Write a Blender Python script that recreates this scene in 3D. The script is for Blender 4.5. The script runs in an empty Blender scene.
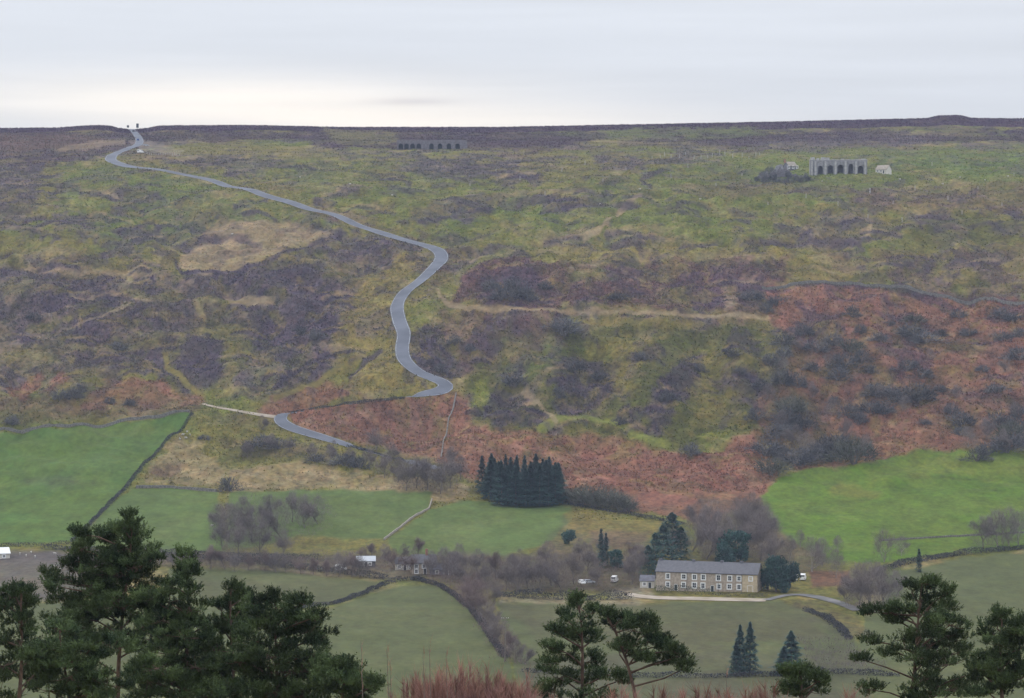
import bpy, math, random
import numpy as np
from mathutils import Vector, Matrix

random.seed(7)
RNG = np.random.RandomState(11)
sc = bpy.context.scene
COL = sc.collection
R = math.radians

# ------------------------------------------------------------------ camera
PITCH = R(-2.03)
FOC = 2904.0
cam_d = bpy.data.cameras.new('camera')
cam_d.sensor_width = 36.0
cam_d.lens = 36.0 * FOC / 1024.0
cam_d.clip_start = 1.0
cam_d.clip_end = 20000
cam = bpy.data.objects.new('camera', cam_d)
cam.rotation_euler = (math.pi / 2 + PITCH, 0, 0)
COL.objects.link(cam)
sc.camera = cam

def ray(u, v):
    cx = (u - 512.0) / FOC
    cy = (349.0 - v) / FOC
    y = math.cos(PITCH) - cy * math.sin(PITCH)
    z = math.sin(PITCH) + cy * math.cos(PITCH)
    return cx / y, z / y            # slopes per metre forward

# ------------------------------------------------------------------ noise
_TAB = {}
def vnoise(x, y, seed=0):
    if seed not in _TAB:
        _TAB[seed] = np.random.RandomState(seed + 100).uniform(-1, 1, (256, 256))
    T = _TAB[seed]
    x = np.asarray(x, float); y = np.asarray(y, float)
    xi = np.floor(x).astype(int); yi = np.floor(y).astype(int)
    fx = x - xi; fy = y - yi
    fx = fx * fx * (3 - 2 * fx); fy = fy * fy * (3 - 2 * fy)
    a = T[xi & 255, yi & 255]; b = T[(xi + 1) & 255, yi & 255]
    c = T[xi & 255, (yi + 1) & 255]; d = T[(xi + 1) & 255, (yi + 1) & 255]
    return (a * (1 - fx) + b * fx) * (1 - fy) + (c * (1 - fx) + d * fx) * fy

def fbm(x, y, seed=0, octv=4, gain=0.55):
    s = 0; a = 1; n = 0
    for k in range(octv):
        s = s + a * vnoise(x * 2 ** k + 17.3 * k, y * 2 ** k - 9.1 * k, seed + k)
        n += a; a *= gain
    return s / n * 1.4

def sstep(a, b, x):
    t = np.clip((x - a) / (b - a), 0, 1)
    return t * t * (3 - 2 * t)

# ------------------------------------------------------------------ terrain height
PROF = [(-400, 25), (0, -1.7), (20, -7), (60, -16), (150, -28.5), (250, -45), (400, -74), (600, -107),
        (740, -122.5), (800, -124.5), (880, -122.3), (1000, -121.4), (1100, -118.0), (1230, -107),
        (1320, -92), (1390, -73.5), (1460, -52), (1530, -28.7), (1620, -2.8), (1750, 27), (1950, 56.5),
        (2150, 77), (2400, 96.6), (2600, 96), (4500, 75), (6500, 50)]
_py = np.arange(-400, 6500, 2.0)
_pz = np.interp(_py, [p[0] for p in PROF], [p[1] for p in PROF])
_k = np.exp(-0.5 * (np.arange(-30, 31) * 2 / 18.0) ** 2); _k /= _k.sum()
_pzs = np.convolve(np.pad(_pz, 30, mode='edge'), _k, mode='valid')
_w = sstep(150, 400, _py)
_pz = _pz * (1 - _w) + _pzs * _w
SKY = [(-400, 128), (0, 128), (60, 127.5), (78, 126), (98, 125), (114, 126), (120, 129), (134, 130), (148, 128), (160, 125.5), (250, 125), (340, 127),
       (500, 127), (600, 125), (680, 123.5), (760, 122), (850, 120), (925, 118.2), (938, 115.5), (958, 115), (970, 118), (1023, 118.5), (1500, 121)]
SU = np.array([s[0] for s in SKY], float); SV = np.array([s[1] for s in SKY], float)

def height(x, y):
    z = np.interp(y, _py, _pz)
    u = 512 + FOC * x / np.maximum(y, 300.)
    sky = (129.3 - np.interp(u, SU, SV)) / FOC * 2400
    z = z + sky * sstep(2180, 2390, y)
    hill = sstep(1180, 1380, y) * (1 - sstep(1600, 1900, y))
    up = sstep(1600, 1800, y) * (1 - 0.5 * sstep(1900, 2200, y))
    up = up * (1 - sstep(2300, 2380, y))
    val = sstep(760, 860, y) * (1 - sstep(1180, 1300, y))
    n1 = fbm(x / 110., y / 110., 1, 3); n2 = fbm(x / 38., y / 45., 5, 3); n3 = fbm(x / 13., y / 16., 9, 2)
    rid = 1 - 2 * np.abs(fbm(x / 30. + .3 * n1, y / 48., 14, 3)); rid2 = 1 - 2 * np.abs(fbm(x / 15., y / 22. + .4 * n2, 18, 2))
    z = z + hill * (2.5 * rid + 1.1 * rid2) + up * (.85 * rid + .3 * rid2)
    z = z + hill * (4.2 * n1 + 2.2 * n2 + 0.9 * n3) + up * (1.9 * n1 + 0.75 * n2 + 0.22 * n3) + val * (0.9 * n1 + 0.25 * n2)
    # the quarried scoop with its knoll on the left and the rib gullies in the crags
    crag = np.exp(-((u - 640) / 130.) ** 2) * sstep(1330, 1390, y) * (1 - sstep(1470, 1530, y))
    z = z + crag * 3.4 * np.sin(x / 9.0 + 1.7 * n2)
    return z

GX0, GX1, GY0, GY1, GS = -1000., 1000., -60., 4800., 2.5
gx = np.arange(GX0, GX1 + 1, GS); gy = np.arange(GY0, GY1 + 1, GS)
_GX, _GY = np.meshgrid(gx, gy, indexing='ij')
GRID = height(_GX, _GY)
def H(x, y):
    x = np.clip(np.asarray(x, float), GX0, GX1 - GS - .01); y = np.clip(np.asarray(y, float), GY0, GY1 - GS - .01)
    fx = (x - GX0) / GS; fy = (y - GY0) / GS
    i = fx.astype(int); j = fy.astype(int); fx = fx - i; fy = fy - j
    return ((GRID[i, j] * (1 - fx) + GRID[i + 1, j] * fx) * (1 - fy)
            + (GRID[i, j + 1] * (1 - fx) + GRID[i + 1, j + 1] * fx) * fy)

_YS = np.concatenate([np.arange(700, 3000, 3.0), np.arange(3000, 4700, 20.0)])
def P(u, v, lift=0.0):
    """the point of the ground that shows at this place of the photo"""
    sx, sz = ray(u, v)
    d = H(sx * _YS, _YS) - sz * _YS
    k = int(np.argmax(d >= 0))
    if d[k] < 0: k = int(np.argmax(d))
    if k > 0 and d[k] > 0:
        t = d[k - 1] / (d[k - 1] - d[k]); y = _YS[k - 1] + t * (_YS[k] - _YS[k - 1])
    else:
        y = _YS[k]
    x = sx * y
    return Vector((x, y, float(H(x, y)) + lift))

def px(y):                       # metres per pixel at this distance
    return y / FOC

# ------------------------------------------------------------------ materials
def lin(c):
    return tuple(((x / 255.) / 12.92 if x <= 10 else ((x / 255. + 0.055) / 1.055) ** 2.4) for x in c)

def mat(name, col, rough=0.9, var=0.0, scale=1.0, spec=0.2, col2=None, rand=0.0, emit=None, trans=0.0, detail=4, metal=0.0):
    m = bpy.data.materials.new(name); m.use_nodes = True
    nt = m.node_tree; N = nt.nodes; L = nt.links
    b = N['Principled BSDF']
    b.inputs['Roughness'].default_value = rough
    b.inputs['Specular IOR Level'].default_value = spec
    b.inputs['Metallic'].default_value = metal
    if col2 is None: col2 = tuple(c * (1 - var) for c in col)
    tc = N.new('ShaderNodeTexCoord'); no = N.new('ShaderNodeTexNoise')
    no.inputs['Scale'].default_value = scale; no.inputs['Detail'].default_value = detail
    L.new(tc.outputs['Object'], no.inputs['Vector'])
    rp = N.new('ShaderNodeValToRGB'); rp.color_ramp.elements[0].position = 0.35; rp.color_ramp.elements[1].position = 0.65
    rp.color_ramp.elements[0].color = (*col2, 1); rp.color_ramp.elements[1].color = (*col, 1)
    L.new(no.outputs['Fac'], rp.inputs['Fac'])
    out = rp.outputs['Color']
    if rand > 0:
        oi = N.new('ShaderNodeObjectInfo'); mr = N.new('ShaderNodeMapRange')
        mr.inputs['To Min'].default_value = 1 - rand; mr.inputs['To Max'].default_value = 1 + rand
        L.new(oi.outputs['Random'], mr.inputs['Value'])
        mx = N.new('ShaderNodeVectorMath'); mx.operation = 'SCALE'
        L.new(out, mx.inputs[0]); L.new(mr.outputs['Result'], mx.inputs['Scale']); out = mx.outputs['Vector']
    L.new(out, b.inputs['Base Color'])
    if trans > 0:
        tr = N.new('ShaderNodeBsdfTranslucent'); L.new(out, tr.inputs['Color'])
        ms = N.new('ShaderNodeMixShader'); ms.inputs[0].default_value = trans
        L.new(b.outputs[0], ms.inputs[1]); L.new(tr.outputs[0], ms.inputs[2])
        L.new(ms.outputs[0], N['Material Output'].inputs['Surface'])
    return m

M = {}
M['pine'] = mat('pine_needles', (0.082, 0.116, 0.042), 0.7, scale=0.9, col2=(0.026, 0.046, 0.022), rand=0.12, trans=0.08)
for mm_ in (M['pine'],):      # each bough has its own shade of green
    nt_ = mm_.node_tree; at_ = nt_.nodes.new('ShaderNodeAttribute'); at_.attribute_name = 'tint'; vs_ = nt_.nodes.new('ShaderNodeVectorMath'); vs_.operation = 'SCALE'
    bs_ = nt_.nodes['Principled BSDF']; src_ = bs_.inputs['Base Color'].links[0].from_socket
    nt_.links.new(src_, vs_.inputs[0]); nt_.links.new(at_.outputs['Fac'], vs_.inputs['Scale']); nt_.links.new(vs_.outputs[0], bs_.inputs['Base Color'])
M['pine_bark'] = mat('pine_bark', (0.15, 0.100, 0.075), 0.9, var=0.55, scale=2.2)
M['conifer'] = mat('conifer_needles', (0.046, 0.104, 0.084), 0.85, scale=0.6, col2=(0.018, 0.048, 0.046), rand=0.25)
M['bark'] = mat('grey_bark', (0.17, 0.145, 0.13), 0.95, var=0.4, scale=1.5, rand=0.15)
M['palebark'] = mat('pale_bark', (0.30, 0.27, 0.24), 0.95, var=0.4, scale=1.5, rand=0.15)
M['twig'] = mat('bare_twigs', (0.190, 0.158, 0.150), 0.95, var=0.3, scale=0.4, rand=0.15)
M['twig_red'] = mat('red_twigs', (0.195, 0.142, 0.130), 0.95, var=0.3, scale=0.4, rand=0.2)
M['bush'] = mat('bush_leaves', (0.125, 0.118, 0.112), 0.9, scale=0.5, col2=(0.060, 0.062, 0.074), rand=0.3)
M['bush_pale'] = mat('pale_bush', (0.120, 0.120, 0.085), 0.9, scale=0.5, col2=(0.075, 0.078, 0.068), rand=0.2)
M['hedge'] = mat('hedge_leaves', (0.060, 0.058, 0.055), 0.9, scale=0.25, col2=(0.030, 0.032, 0.040), rand=0.1)
M['hedge_green'] = mat('green_hedge', (0.060, 0.080, 0.045), 0.9, scale=0.4, col2=(0.032, 0.048, 0.034))
M['birch'] = mat('birch_twigs', (0.33, 0.18, 0.125), 0.85, scale=0.35, col2=(0.18, 0.095, 0.095), rand=0.3)
M['drystone'] = mat('dry_stone', (0.20, 0.19, 0.17), 0.95, var=0.55, scale=1.6)
M['drystone_pale'] = mat('pale_dry_stone', (0.34, 0.30, 0.25), 0.95, var=0.45, scale=1.6)
M['stone'] = mat('house_stone', (0.46, 0.385, 0.305), 0.95, var=0.35, scale=1.3)
M['buff'] = mat('buff_stone', (0.56, 0.46, 0.31), 0.95, var=0.25, scale=1.0)
M['stone_grey'] = mat('grey_stone', (0.16, 0.16, 0.185), 0.95, var=0.35, scale=0.8)
M['stone_dark'] = mat('dark_stone', (0.075, 0.072, 0.085), 0.95, var=0.4, scale=0.8)
M['stone_light'] = mat('light_grey_stone', (0.30, 0.295, 0.30), 0.95, var=0.35, scale=0.6)
M['stone_kiln'] = mat('kiln_stone', (0.19, 0.175, 0.19), 0.95, var=0.4, scale=0.8)
M['stone_pale'] = mat('pale_stone', (0.42, 0.41, 0.40), 0.95, var=0.3, scale=0.8)
M['slate'] = mat('roof_slate', (0.105, 0.104, 0.116), 0.6, var=0.25, scale=1.2, spec=0.4)
M['pantile'] = mat('roof_pantile', (0.28, 0.15, 0.11), 0.8, var=0.3, scale=1.2)
M['white'] = mat('white_paint', (0.78, 0.78, 0.76), 0.5, var=0.12, scale=1.2, spec=0.4)
M['cream'] = mat('cream_render', (0.60, 0.57, 0.50), 0.8, var=0.15, scale=0.8)
M['blue_paint'] = mat('blue_car_paint', (0.05, 0.12, 0.32), 0.35, var=0.1, scale=1.0, spec=0.5)
M['silver_paint'] = mat('silver_car_paint', (0.42, 0.44, 0.47), 0.35, var=0.1, scale=1.0, spec=0.5)
M['dark_paint'] = mat('dark_car_paint', (0.03, 0.035, 0.045), 0.35, var=0.1, scale=1.0, spec=0.5)
M['glass'] = mat('window_glass', (0.035, 0.042, 0.055), 0.12, var=0.2, scale=1.0, spec=0.6)
M['tyre'] = mat('tyre_rubber', (0.02, 0.02, 0.02), 0.9, var=0.2)
M['rim'] = mat('wheel_rim', (0.35, 0.35, 0.36), 0.4, var=0.2, spec=0.5)
M['lamp_red'] = mat('red_lens', (0.30, 0.02, 0.02), 0.3, var=0.1)
M['wood'] = mat('weathered_wood', (0.22, 0.19, 0.16), 0.95, var=0.4, scale=3)
M['darkwood'] = mat('dark_boards', (0.06, 0.065, 0.075), 0.9, var=0.4, scale=2)
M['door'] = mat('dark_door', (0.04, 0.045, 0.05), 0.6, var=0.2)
M['orange'] = mat('orange_door', (0.50, 0.26, 0.10), 0.7, var=0.2)
M['brick'] = mat('chimney_brick', (0.33, 0.17, 0.12), 0.9, var=0.35, scale=3)
M['wool'] = mat('sheep_wool', (0.46, 0.44, 0.40), 0.95, var=0.2, scale=4)
M['asphalt'] = mat('asphalt', (0.105, 0.115, 0.140), 0.9, scale=0.09, col2=(0.068, 0.075, 0.094), spec=0.45)
M['lane'] = mat('worn_lane', (0.17, 0.16, 0.16), 0.9, scale=0.15, col2=(0.085, 0.085, 0.075))
M['paint'] = mat('road_paint', (0.30, 0.31, 0.33), 0.7, scale=0.4, col2=(0.11, 0.12, 0.14))
M['track'] = mat('pale_track', (0.34, 0.29, 0.235), 0.95, scale=0.2, col2=(0.24, 0.20, 0.14))

# ------------------------------------------------------------------ mesh helpers
class MB:
    def __init__(s): s.v = []; s.f = []; s.n = 0
    def add(s, verts, faces):
        s.v.append(np.asarray(verts, float).reshape(-1, 3))
        s.f += [tuple(i + s.n for i in f) for f in faces]
        s.n += len(verts)
        return s
    def box(s, c, d, rz=0.0, taper=1.0):
        x, y, z = d[0] / 2, d[1] / 2, d[2] / 2
        V = []
        for k in (-1, 1):
            t = taper if k == 1 else 1
            V += [(-x * t, -y * t, k * z), (x * t, -y * t, k * z), (x * t, y * t, k * z), (-x * t, y * t, k * z)]
        if rz:
            ca, sa = math.cos(rz), math.sin(rz)
            V = [(a * ca - b * sa, a * sa + b * ca, q) for a, b, q in V]
        V = [(a + c[0], b + c[1], q + c[2]) for a, b, q in V]
        return s.add(V, [(3, 2, 1, 0), (4, 5, 6, 7), (0, 1, 5, 4), (1, 2, 6, 5), (2, 3, 7, 6), (3, 0, 4, 7)])
    def tube(s, pts, rad, n=6):
        rings = []
        pts = [Vector(p) for p in pts]
        for i, p in enumerate(pts):
            d = (pts[min(i + 1, len(pts) - 1)] - pts[max(i - 1, 0)])
            if d.length < 1e-6: d = Vector((0, 0, 1))
            d.normalize()
            a = d.cross(Vector((0.31, 0.95, 0.05)))
            if a.length < 0.05: a = d.cross(Vector((1, 0, 0)))
            a.normalize(); b = d.cross(a)
            r = rad[i]
            rings.append([p + a * (r * math.cos(2 * math.pi * k / n)) + b * (r * math.sin(2 * math.pi * k / n)) for k in range(n)])
        V = [tuple(q) for rg in rings for q in rg]
        F = []
        for i in range(len(pts) - 1):
            for k in range(n):
                F.append((i * n + k, i * n + (k + 1) % n, (i + 1) * n + (k + 1) % n, (i + 1) * n + k))
        F.append(tuple(range(n - 1, -1, -1))); F.append(tuple(range((len(pts) - 1) * n, len(pts) * n)))
        return s.add(V, F)
    def prism(s, prof, axis_len, axis='x'):
        """polygon profile (a,z) extruded along x or y, centred"""
        n = len(prof); h = axis_len / 2
        if axis == 'x':
            V = [(-h, a, z) for a, z in prof] + [(h, a, z) for a, z in prof]
        else:
            V = [(a, -h, z) for a, z in prof] + [(a, h, z) for a, z in prof]
        F = [tuple(range(n)), tuple(range(2 * n - 1, n - 1, -1))]
        for i in range(n):
            j = (i + 1) % n
            F.append((i, i + n, j + n, j))
        return s.add(V, F)
    def mesh(s, name, m, smooth=False):
        me = bpy.data.meshes.new(name)
        V = np.concatenate(s.v) if s.v else np.zeros((0, 3))
        me.from_pydata(V.tolist(), [], s.f)
        me.materials.append(m)
        if smooth: me.shade_smooth()
        me.update()
        return me
    def build(s, name, m, parent=None, loc=None, smooth=False):
        o = bpy.data.objects.new(name, s.mesh(name, m, smooth))
        COL.objects.link(o)
        if parent is not None: o.parent = parent
        if loc is not None: o.location = loc
        return o

def tri_mesh(name, V, m, tint=None):
    """V: (n,3,3) loose triangles (leaves, needles, twigs)"""
    V = np.asarray(V, np.float32); n = len(V)
    me = bpy.data.meshes.new(name)
    me.vertices.add(n * 3); me.vertices.foreach_set('co', V.reshape(-1))
    me.loops.add(n * 3); me.loops.foreach_set('vertex_index', np.arange(n * 3, dtype=np.int32))
    me.polygons.add(n); me.polygons.foreach_set('loop_start', np.arange(0, n * 3, 3, dtype=np.int32))
    me.polygons.foreach_set('loop_total', np.full(n, 3, np.int32))
    if tint is not None:
        t_ = me.attributes.new('tint', 'FLOAT', 'FACE'); t_.data.foreach_set('value', np.asarray(tint, np.float32))
    me.materials.append(m); me.update(); me.validate()
    return me

def obj(name, me, parent=None, loc=None):
    o = bpy.data.objects.new(name, me); COL.objects.link(o)
    if parent is not None: o.parent = parent
    if loc is not None: o.location = loc
    return o

def empty(name, loc=(0, 0, 0), rz=0.0):
    o = bpy.data.objects.new(name, None); COL.objects.link(o)
    o.location = loc; o.rotation_euler = (0, 0, rz); o.empty_display_size = 0.5
    return o

def tag(o, label=None, cat=None, group=None, kind=None):
    if label: o['label'] = label
    if cat: o['category'] = cat
    if group: o['group'] = group
    if kind: o['kind'] = kind
    return o

def copy_tree(o, parent=None):
    c = o.copy(); COL.objects.link(c)
    if parent is not None: c.parent = parent
    for ch in o.children: copy_tree(ch, c)
    return c

_used = set()
def place(proto, loc, rz=0.0, scale=(1, 1, 1)):
    if proto.name not in _used:
        _used.add(proto.name); o = proto
    else:
        o = copy_tree(proto)
    o.location = loc; o.rotation_euler = (0, 0, rz); o.scale = scale
    return o

ONES = ['', 'first', 'second', 'third', 'fourth', 'fifth', 'sixth', 'seventh', 'eighth', 'ninth', 'tenth', 'eleventh', 'twelfth',
        'thirteenth', 'fourteenth', 'fifteenth', 'sixteenth', 'seventeenth', 'eighteenth', 'nineteenth']
TENS = {2: 'twent', 3: 'thirt', 4: 'fort', 5: 'fift', 6: 'sixt', 7: 'sevent'}
def ordw(n):
    if n < 20: return ONES[n]
    t, o = divmod(n, 10)
    return TENS[t] + ('ieth' if o == 0 else 'y-' + ONES[o])
def rank_left(items, text, n0=None):
    """items: (u, obj); text has {o}"""
    items = sorted(items, key=lambda t: t[0])
    for k, (_, o) in enumerate(items):
        if k == 0: w = 'leftmost'
        elif k == len(items) - 1: w = 'rightmost'
        else: w = ordw(k + 1) + ' from the left'
        o['label'] = text.format(o=w)

# ------------------------------------------------------------------ roads
def smooth_path(pts, step=3.0):
    """pts (x,y,w) world -> evenly spaced Catmull-Rom samples"""
    Q = [pts[0]] + pts + [pts[-1]]
    out = []
    for i in range(1, len(Q) - 2):
        p0, p1, p2, p3 = [np.array(Q[i + k], float) for k in (-1, 0, 1, 2)]
        n = max(2, int(np.linalg.norm(p2[:2] - p1[:2]) / step))
        for j in range(n):
            t = j / n
            out.append(0.5 * ((2 * p1) + (-p0 + p2) * t + (2 * p0 - 5 * p1 + 4 * p2 - p3) * t * t + (-p0 + 3 * p1 - 3 * p2 + p3) * t ** 3))
    out.append(np.array(pts[-1], float))
    A = np.array(out)
    for _ in range(3):
        A[1:-1] = (A[:-2] + 2 * A[1:-1] + A[2:]) / 4
    return A

def road_px(pts):
    return smooth_path([(P(u, v).x, P(u, v).y, w) for u, v, w in pts])

def make_roads():
    ROADC = road_px([(131, 128.5, 5), (135, 133, 5), (139, 139, 5.5), (138, 145, 6), (124, 150.5, 6), (112, 156, 7.5), (112, 161, 7.5), (122, 165, 7), (140, 168, 6.8), (170, 172, 6.8), (205, 179, 6.8), (250, 190, 7),
                     (300, 206, 7.2), (350, 222, 7.4), (400, 239, 7.6), (428, 246.5, 7.8), (441, 254, 7.6), (438, 264, 7.5), (420, 281, 7), (404, 293, 7), (397, 306, 7), (399, 320, 7), (404, 334, 7),
                     (402, 348, 7), (405, 361, 7), (419, 373, 7), (436, 379.5, 7.5), (449, 385, 7.5), (443, 391, 7.5), (425, 394, 6), (400, 397.5, 3), (350, 403.5, 2.6), (300, 411, 3),
                     (279, 417.5, 6), (285, 425, 7), (300, 431, 7), (330, 440, 7), (352, 446, 5), (370, 451, 2.6), (390, 457, 2.6), (410, 462, 6), (438, 469, 5.5)])
    SPURC = road_px([(277, 417.3, 3.4), (250, 413.5, 2.6), (215, 407.5, 2.2), (203, 404, 1.8)])
    LANEC = road_px([(628, 594, 4), (640, 597, 6), (670, 598.5, 8), (700, 599, 8), (735, 600, 8), (766, 600.5, 7)])
    LANE2 = road_px([(766, 600.5, 3), (780, 597, 3), (792, 594, 4), (812, 596, 5.5), (828, 600, 5), (842, 604, 4.5), (858, 611, 4)])
    return ROADC, SPURC, LANEC, LANE2
ROADC, SPURC, LANEC, LANE2 = make_roads()
def box_blur(A, r):
    for ax in (0, 1):
        c = np.cumsum(np.pad(A, [(r + 1, r) if k == ax else (0, 0) for k in (0, 1)], mode='edge'), axis=ax)
        n = 2 * r + 1
        A = (c[n:] - c[:-n]) / n if ax == 0 else (c[:, n:] - c[:, :-n]) / n
    return A
SM = box_blur(box_blur(GRID, 4), 3)
W_ = np.zeros_like(GRID)
for C_ in (ROADC, SPURC, LANEC, LANE2):
    for (x, y, w) in C_[::2]:
        i0 = int((x - 24 - GX0) / GS); i1 = int((x + 24 - GX0) / GS) + 1; j0 = int((y - 24 - GY0) / GS); j1 = int((y + 24 - GY0) / GS) + 1
        d = np.hypot(_GX[i0:i1, j0:j1] - x, _GY[i0:i1, j0:j1] - y)
        W_[i0:i1, j0:j1] = np.maximum(W_[i0:i1, j0:j1], 1 - sstep(7, 20, d))
GRID = GRID * (1 - W_) + SM * W_
ROADC, SPURC, LANEC, LANE2 = make_roads()
def level(C, k0, k1, half=3.0, edge=5.0, lip=0.7):
    """bench the carriageway into the slope with a low bank on its valley side"""
    for (x, y, w) in C[k0:k1]:
        zc_ = float(H(x, y))
        i0 = int((x - 10 - GX0) / GS); i1 = int((x + 10 - GX0) / GS) + 1; j0 = int((y - 10 - GY0) / GS); j1 = int((y + 10 - GY0) / GS) + 1
        d = np.hypot(_GX[i0:i1, j0:j1] - x, _GY[i0:i1, j0:j1] - y)
        near = _GY[i0:i1, j0:j1] < y - 2.5
        wt = 1 - sstep(half, half + edge, d)
        tgt = zc_ - 0.4 + np.where(near, lip, 0)
        LEV_W[i0:i1, j0:j1] = np.maximum(LEV_W[i0:i1, j0:j1], wt)
        better = wt >= LEV_W[i0:i1, j0:j1] - 1e-9
        LEV_Z[i0:i1, j0:j1] = np.where(better, tgt, LEV_Z[i0:i1, j0:j1])
LEV_W = np.zeros_like(GRID); LEV_Z = np.zeros_like(GRID)
for k, (x, y, w) in enumerate(ROADC):
    r_ = 0
    u_ = 512 + FOC * x / y
    if k > len(ROADC) * .55 and ((289 < u_ < 412 and w < 5.3 and 1330 < y) or (352 < u_ < 404 and w < 5.2 and y < 1330)):
        level(ROADC, k, k + 1)
GRID = GRID * (1 - LEV_W) + LEV_Z * LEV_W

# ------------------------------------------------------------------ the ground sheet and its cover
vv = np.concatenate([np.arange(706, 200, -1.0), np.arange(200, 126.5, -0.5)])
tabv = [698, 650, 600, 560, 500, 450, 400, 350, 300, 250, 200, 160, 140, 127]
taby = [800, 880, 1000, 1100, 1230, 1320, 1390, 1460, 1530, 1620, 1750, 1950, 2150, 2400]
def v2y(v): return np.interp(-np.asarray(v, float), [-a for a in tabv], taby)
def y2v(y):
    y = np.asarray(y, float)
    r = np.interp(y, taby, tabv)
    r = np.where(y < 800, 698 + (800 - y) * 0.6, r)
    return np.where(y > 2400, 127 - (y - 2400) * 0.02, r)
rows = list(np.arange(-60, 780, 15.0)) + [y for y in v2y(vv) if y >= 780]
rows += list(np.arange(2150, 2420, 4.0)) + list(np.arange(2425, 2700, 12)) + list(np.arange(2700, 4780, 80))
rows = sorted(set(round(float(y), 2) for y in rows))
keep = [rows[0]]
for y in rows[1:]:
    if y - keep[-1] >= 0.9: keep.append(y)
rows = np.array(keep)
ts = np.concatenate([np.linspace(-0.42, -0.2, 40)[:-1], np.linspace(-0.2, 0.2, 780), np.linspace(0.2, 0.42, 40)[1:]])
Tt, Yy = np.meshgrid(ts, rows)                      # rows x cols
Xx = Tt * (np.maximum(Yy, 0) + 160 * np.exp(-np.maximum(Yy, 0) / 200.0))
Zz = H(Xx, Yy)
A_ = 512 + FOC * Xx / np.maximum(Yy, 50.0)
B_ = y2v(Yy)

HZ = np.array([0.045, 0.052, 0.074])
def alb(c, far=1.0):
    a = (np.array(lin(c)) - HZ * far) / 1.62
    return np.maximum(a, 0.008)
PAL = dict(
    GRASS=alb((127, 127, 94)), GREEN=alb((112, 127, 88)), STRAW=alb((160, 147, 126)), HEATH=alb((106, 101, 114)), HEATHD=alb((94, 90, 109)),
    MOOR=alb((97, 90, 112), 1.5), BRACK=alb((141, 110, 107)), BRACKD=alb((120, 105, 106)), BRACKR=alb((138, 103, 103)),
    FIELDL=alb((100, 128, 92)), FIELDM=alb((108, 128, 95)), FIELDR=alb((106, 136, 82)), FIELDV=alb((106, 114, 92), .8), FIELDW=alb((106, 105, 92), .8),
    LIME=alb((130, 138, 92)), OLIVED=alb((97, 102, 84)), BROWN=alb((106, 103, 102)), DIRT=alb((112, 108, 115), .8), YELL=alb((138, 131, 96)), WINE=alb((114, 96, 108)),
    PALE=alb((165, 160, 150)))
Cc = np.zeros(Xx.shape + (3,)) + PAL['GRASS']
ROUGH = np.ones(Xx.shape)            # how tussocky the cover is

def sd_poly(px_, py_, poly):
    """signed distance, positive inside"""
    P_ = np.array(poly, float); n = len(P_)
    d = np.full(px_.shape, 1e9); ins = np.zeros(px_.shape, bool)
    for i in range(n):
        a = P_[i]; b = P_[(i + 1) % n]
        e = b - a; wx = px_ - a[0]; wy = py_ - a[1]
        t = np.clip((wx * e[0] + wy * e[1]) / max(e @ e, 1e-9), 0, 1)
        d = np.minimum(d, (wx - e[0] * t) ** 2 + (wy - e[1] * t) ** 2)
        c = (a[1] <= py_) != (b[1] <= py_)
        with np.errstate(divide='ignore', invalid='ignore'):
            xi = a[0] + (py_ - a[1]) * e[0] / (e[1] if abs(e[1]) > 1e-9 else 1e-9)
        ins ^= c & (px_ < xi)
    d = np.sqrt(d)
    return np.where(ins, d, -d)

def to_plan(poly, closed=True):
    out = []
    n = len(poly)
    for i in range(n if closed else n - 1):
        a = poly[i]; b = poly[(i + 1) % n]
        L = math.hypot(b[0] - a[0], b[1] - a[1]); k = max(1, int(L / 25))
        for j in range(k):
            t = j / k
            q = P(a[0] + (b[0] - a[0]) * t, max(a[1] + (b[1] - a[1]) * t, 130.0))
            out.append((512 + FOC * q.x / q.y, float(y2v(q.y))))
    if not closed:
        q = P(*poly[-1]); out.append((512 + FOC * q.x / q.y, float(y2v(q.y))))
    return out

_seed = [30]
def window(pl, pad):
    us = [p[0] for p in pl]; vs = [p[1] for p in pl]
    r = np.where((B_[:, 400] >= min(vs) - pad) & (B_[:, 400] <= max(vs) + pad))[0]
    if len(r) == 0: return None
    r0, r1 = r[0], r[-1] + 1
    A = A_[r0 + (r1 - r0) // 2]
    c = np.where((A >= min(us) - pad) & (A <= max(us) + pad))[0]
    if len(c) == 0: return None
    return slice(r0, r1), slice(c[0], c[-1] + 1)

def paint(col, poly, op=0.9, soft=3.0, warp=4.0, patch=0.0, lam=14.0, rough=None):
    """ground cover of one kind inside an outline; patch 0..1 breaks it up"""
    pl = to_plan(poly)
    w = window(pl, soft + warp + 2)
    if w is None: return
    A = A_[w]; B = B_[w]; X = Xx[w]; Y = Yy[w]
    _seed[0] += 3; s = _seed[0]
    sd = sd_poly(A, B, pl) + warp * (fbm(X / 20., Y / 38., s, 4, 0.65) * 1.1 + 0.6 * fbm(X / 4.5, Y / 9., s + 2, 2)) * (1.45 if patch > 0.15 else 1.0)
    m = sstep(-soft, soft, sd) * op
    if patch > 0:
        n = fbm(X / lam, Y / (lam * 1.6), s + 1, 4, 0.62)
        m = m * (1 - patch + patch * sstep(-0.35, 0.25, n))
    c = PAL[col] if isinstance(col, str) else np.array(col)
    Cc[w] = Cc[w] * (1 - m[..., None]) + c * m[..., None]
    if rough is not None: ROUGH[w] = ROUGH[w] * (1 - m) + rough * m

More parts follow.
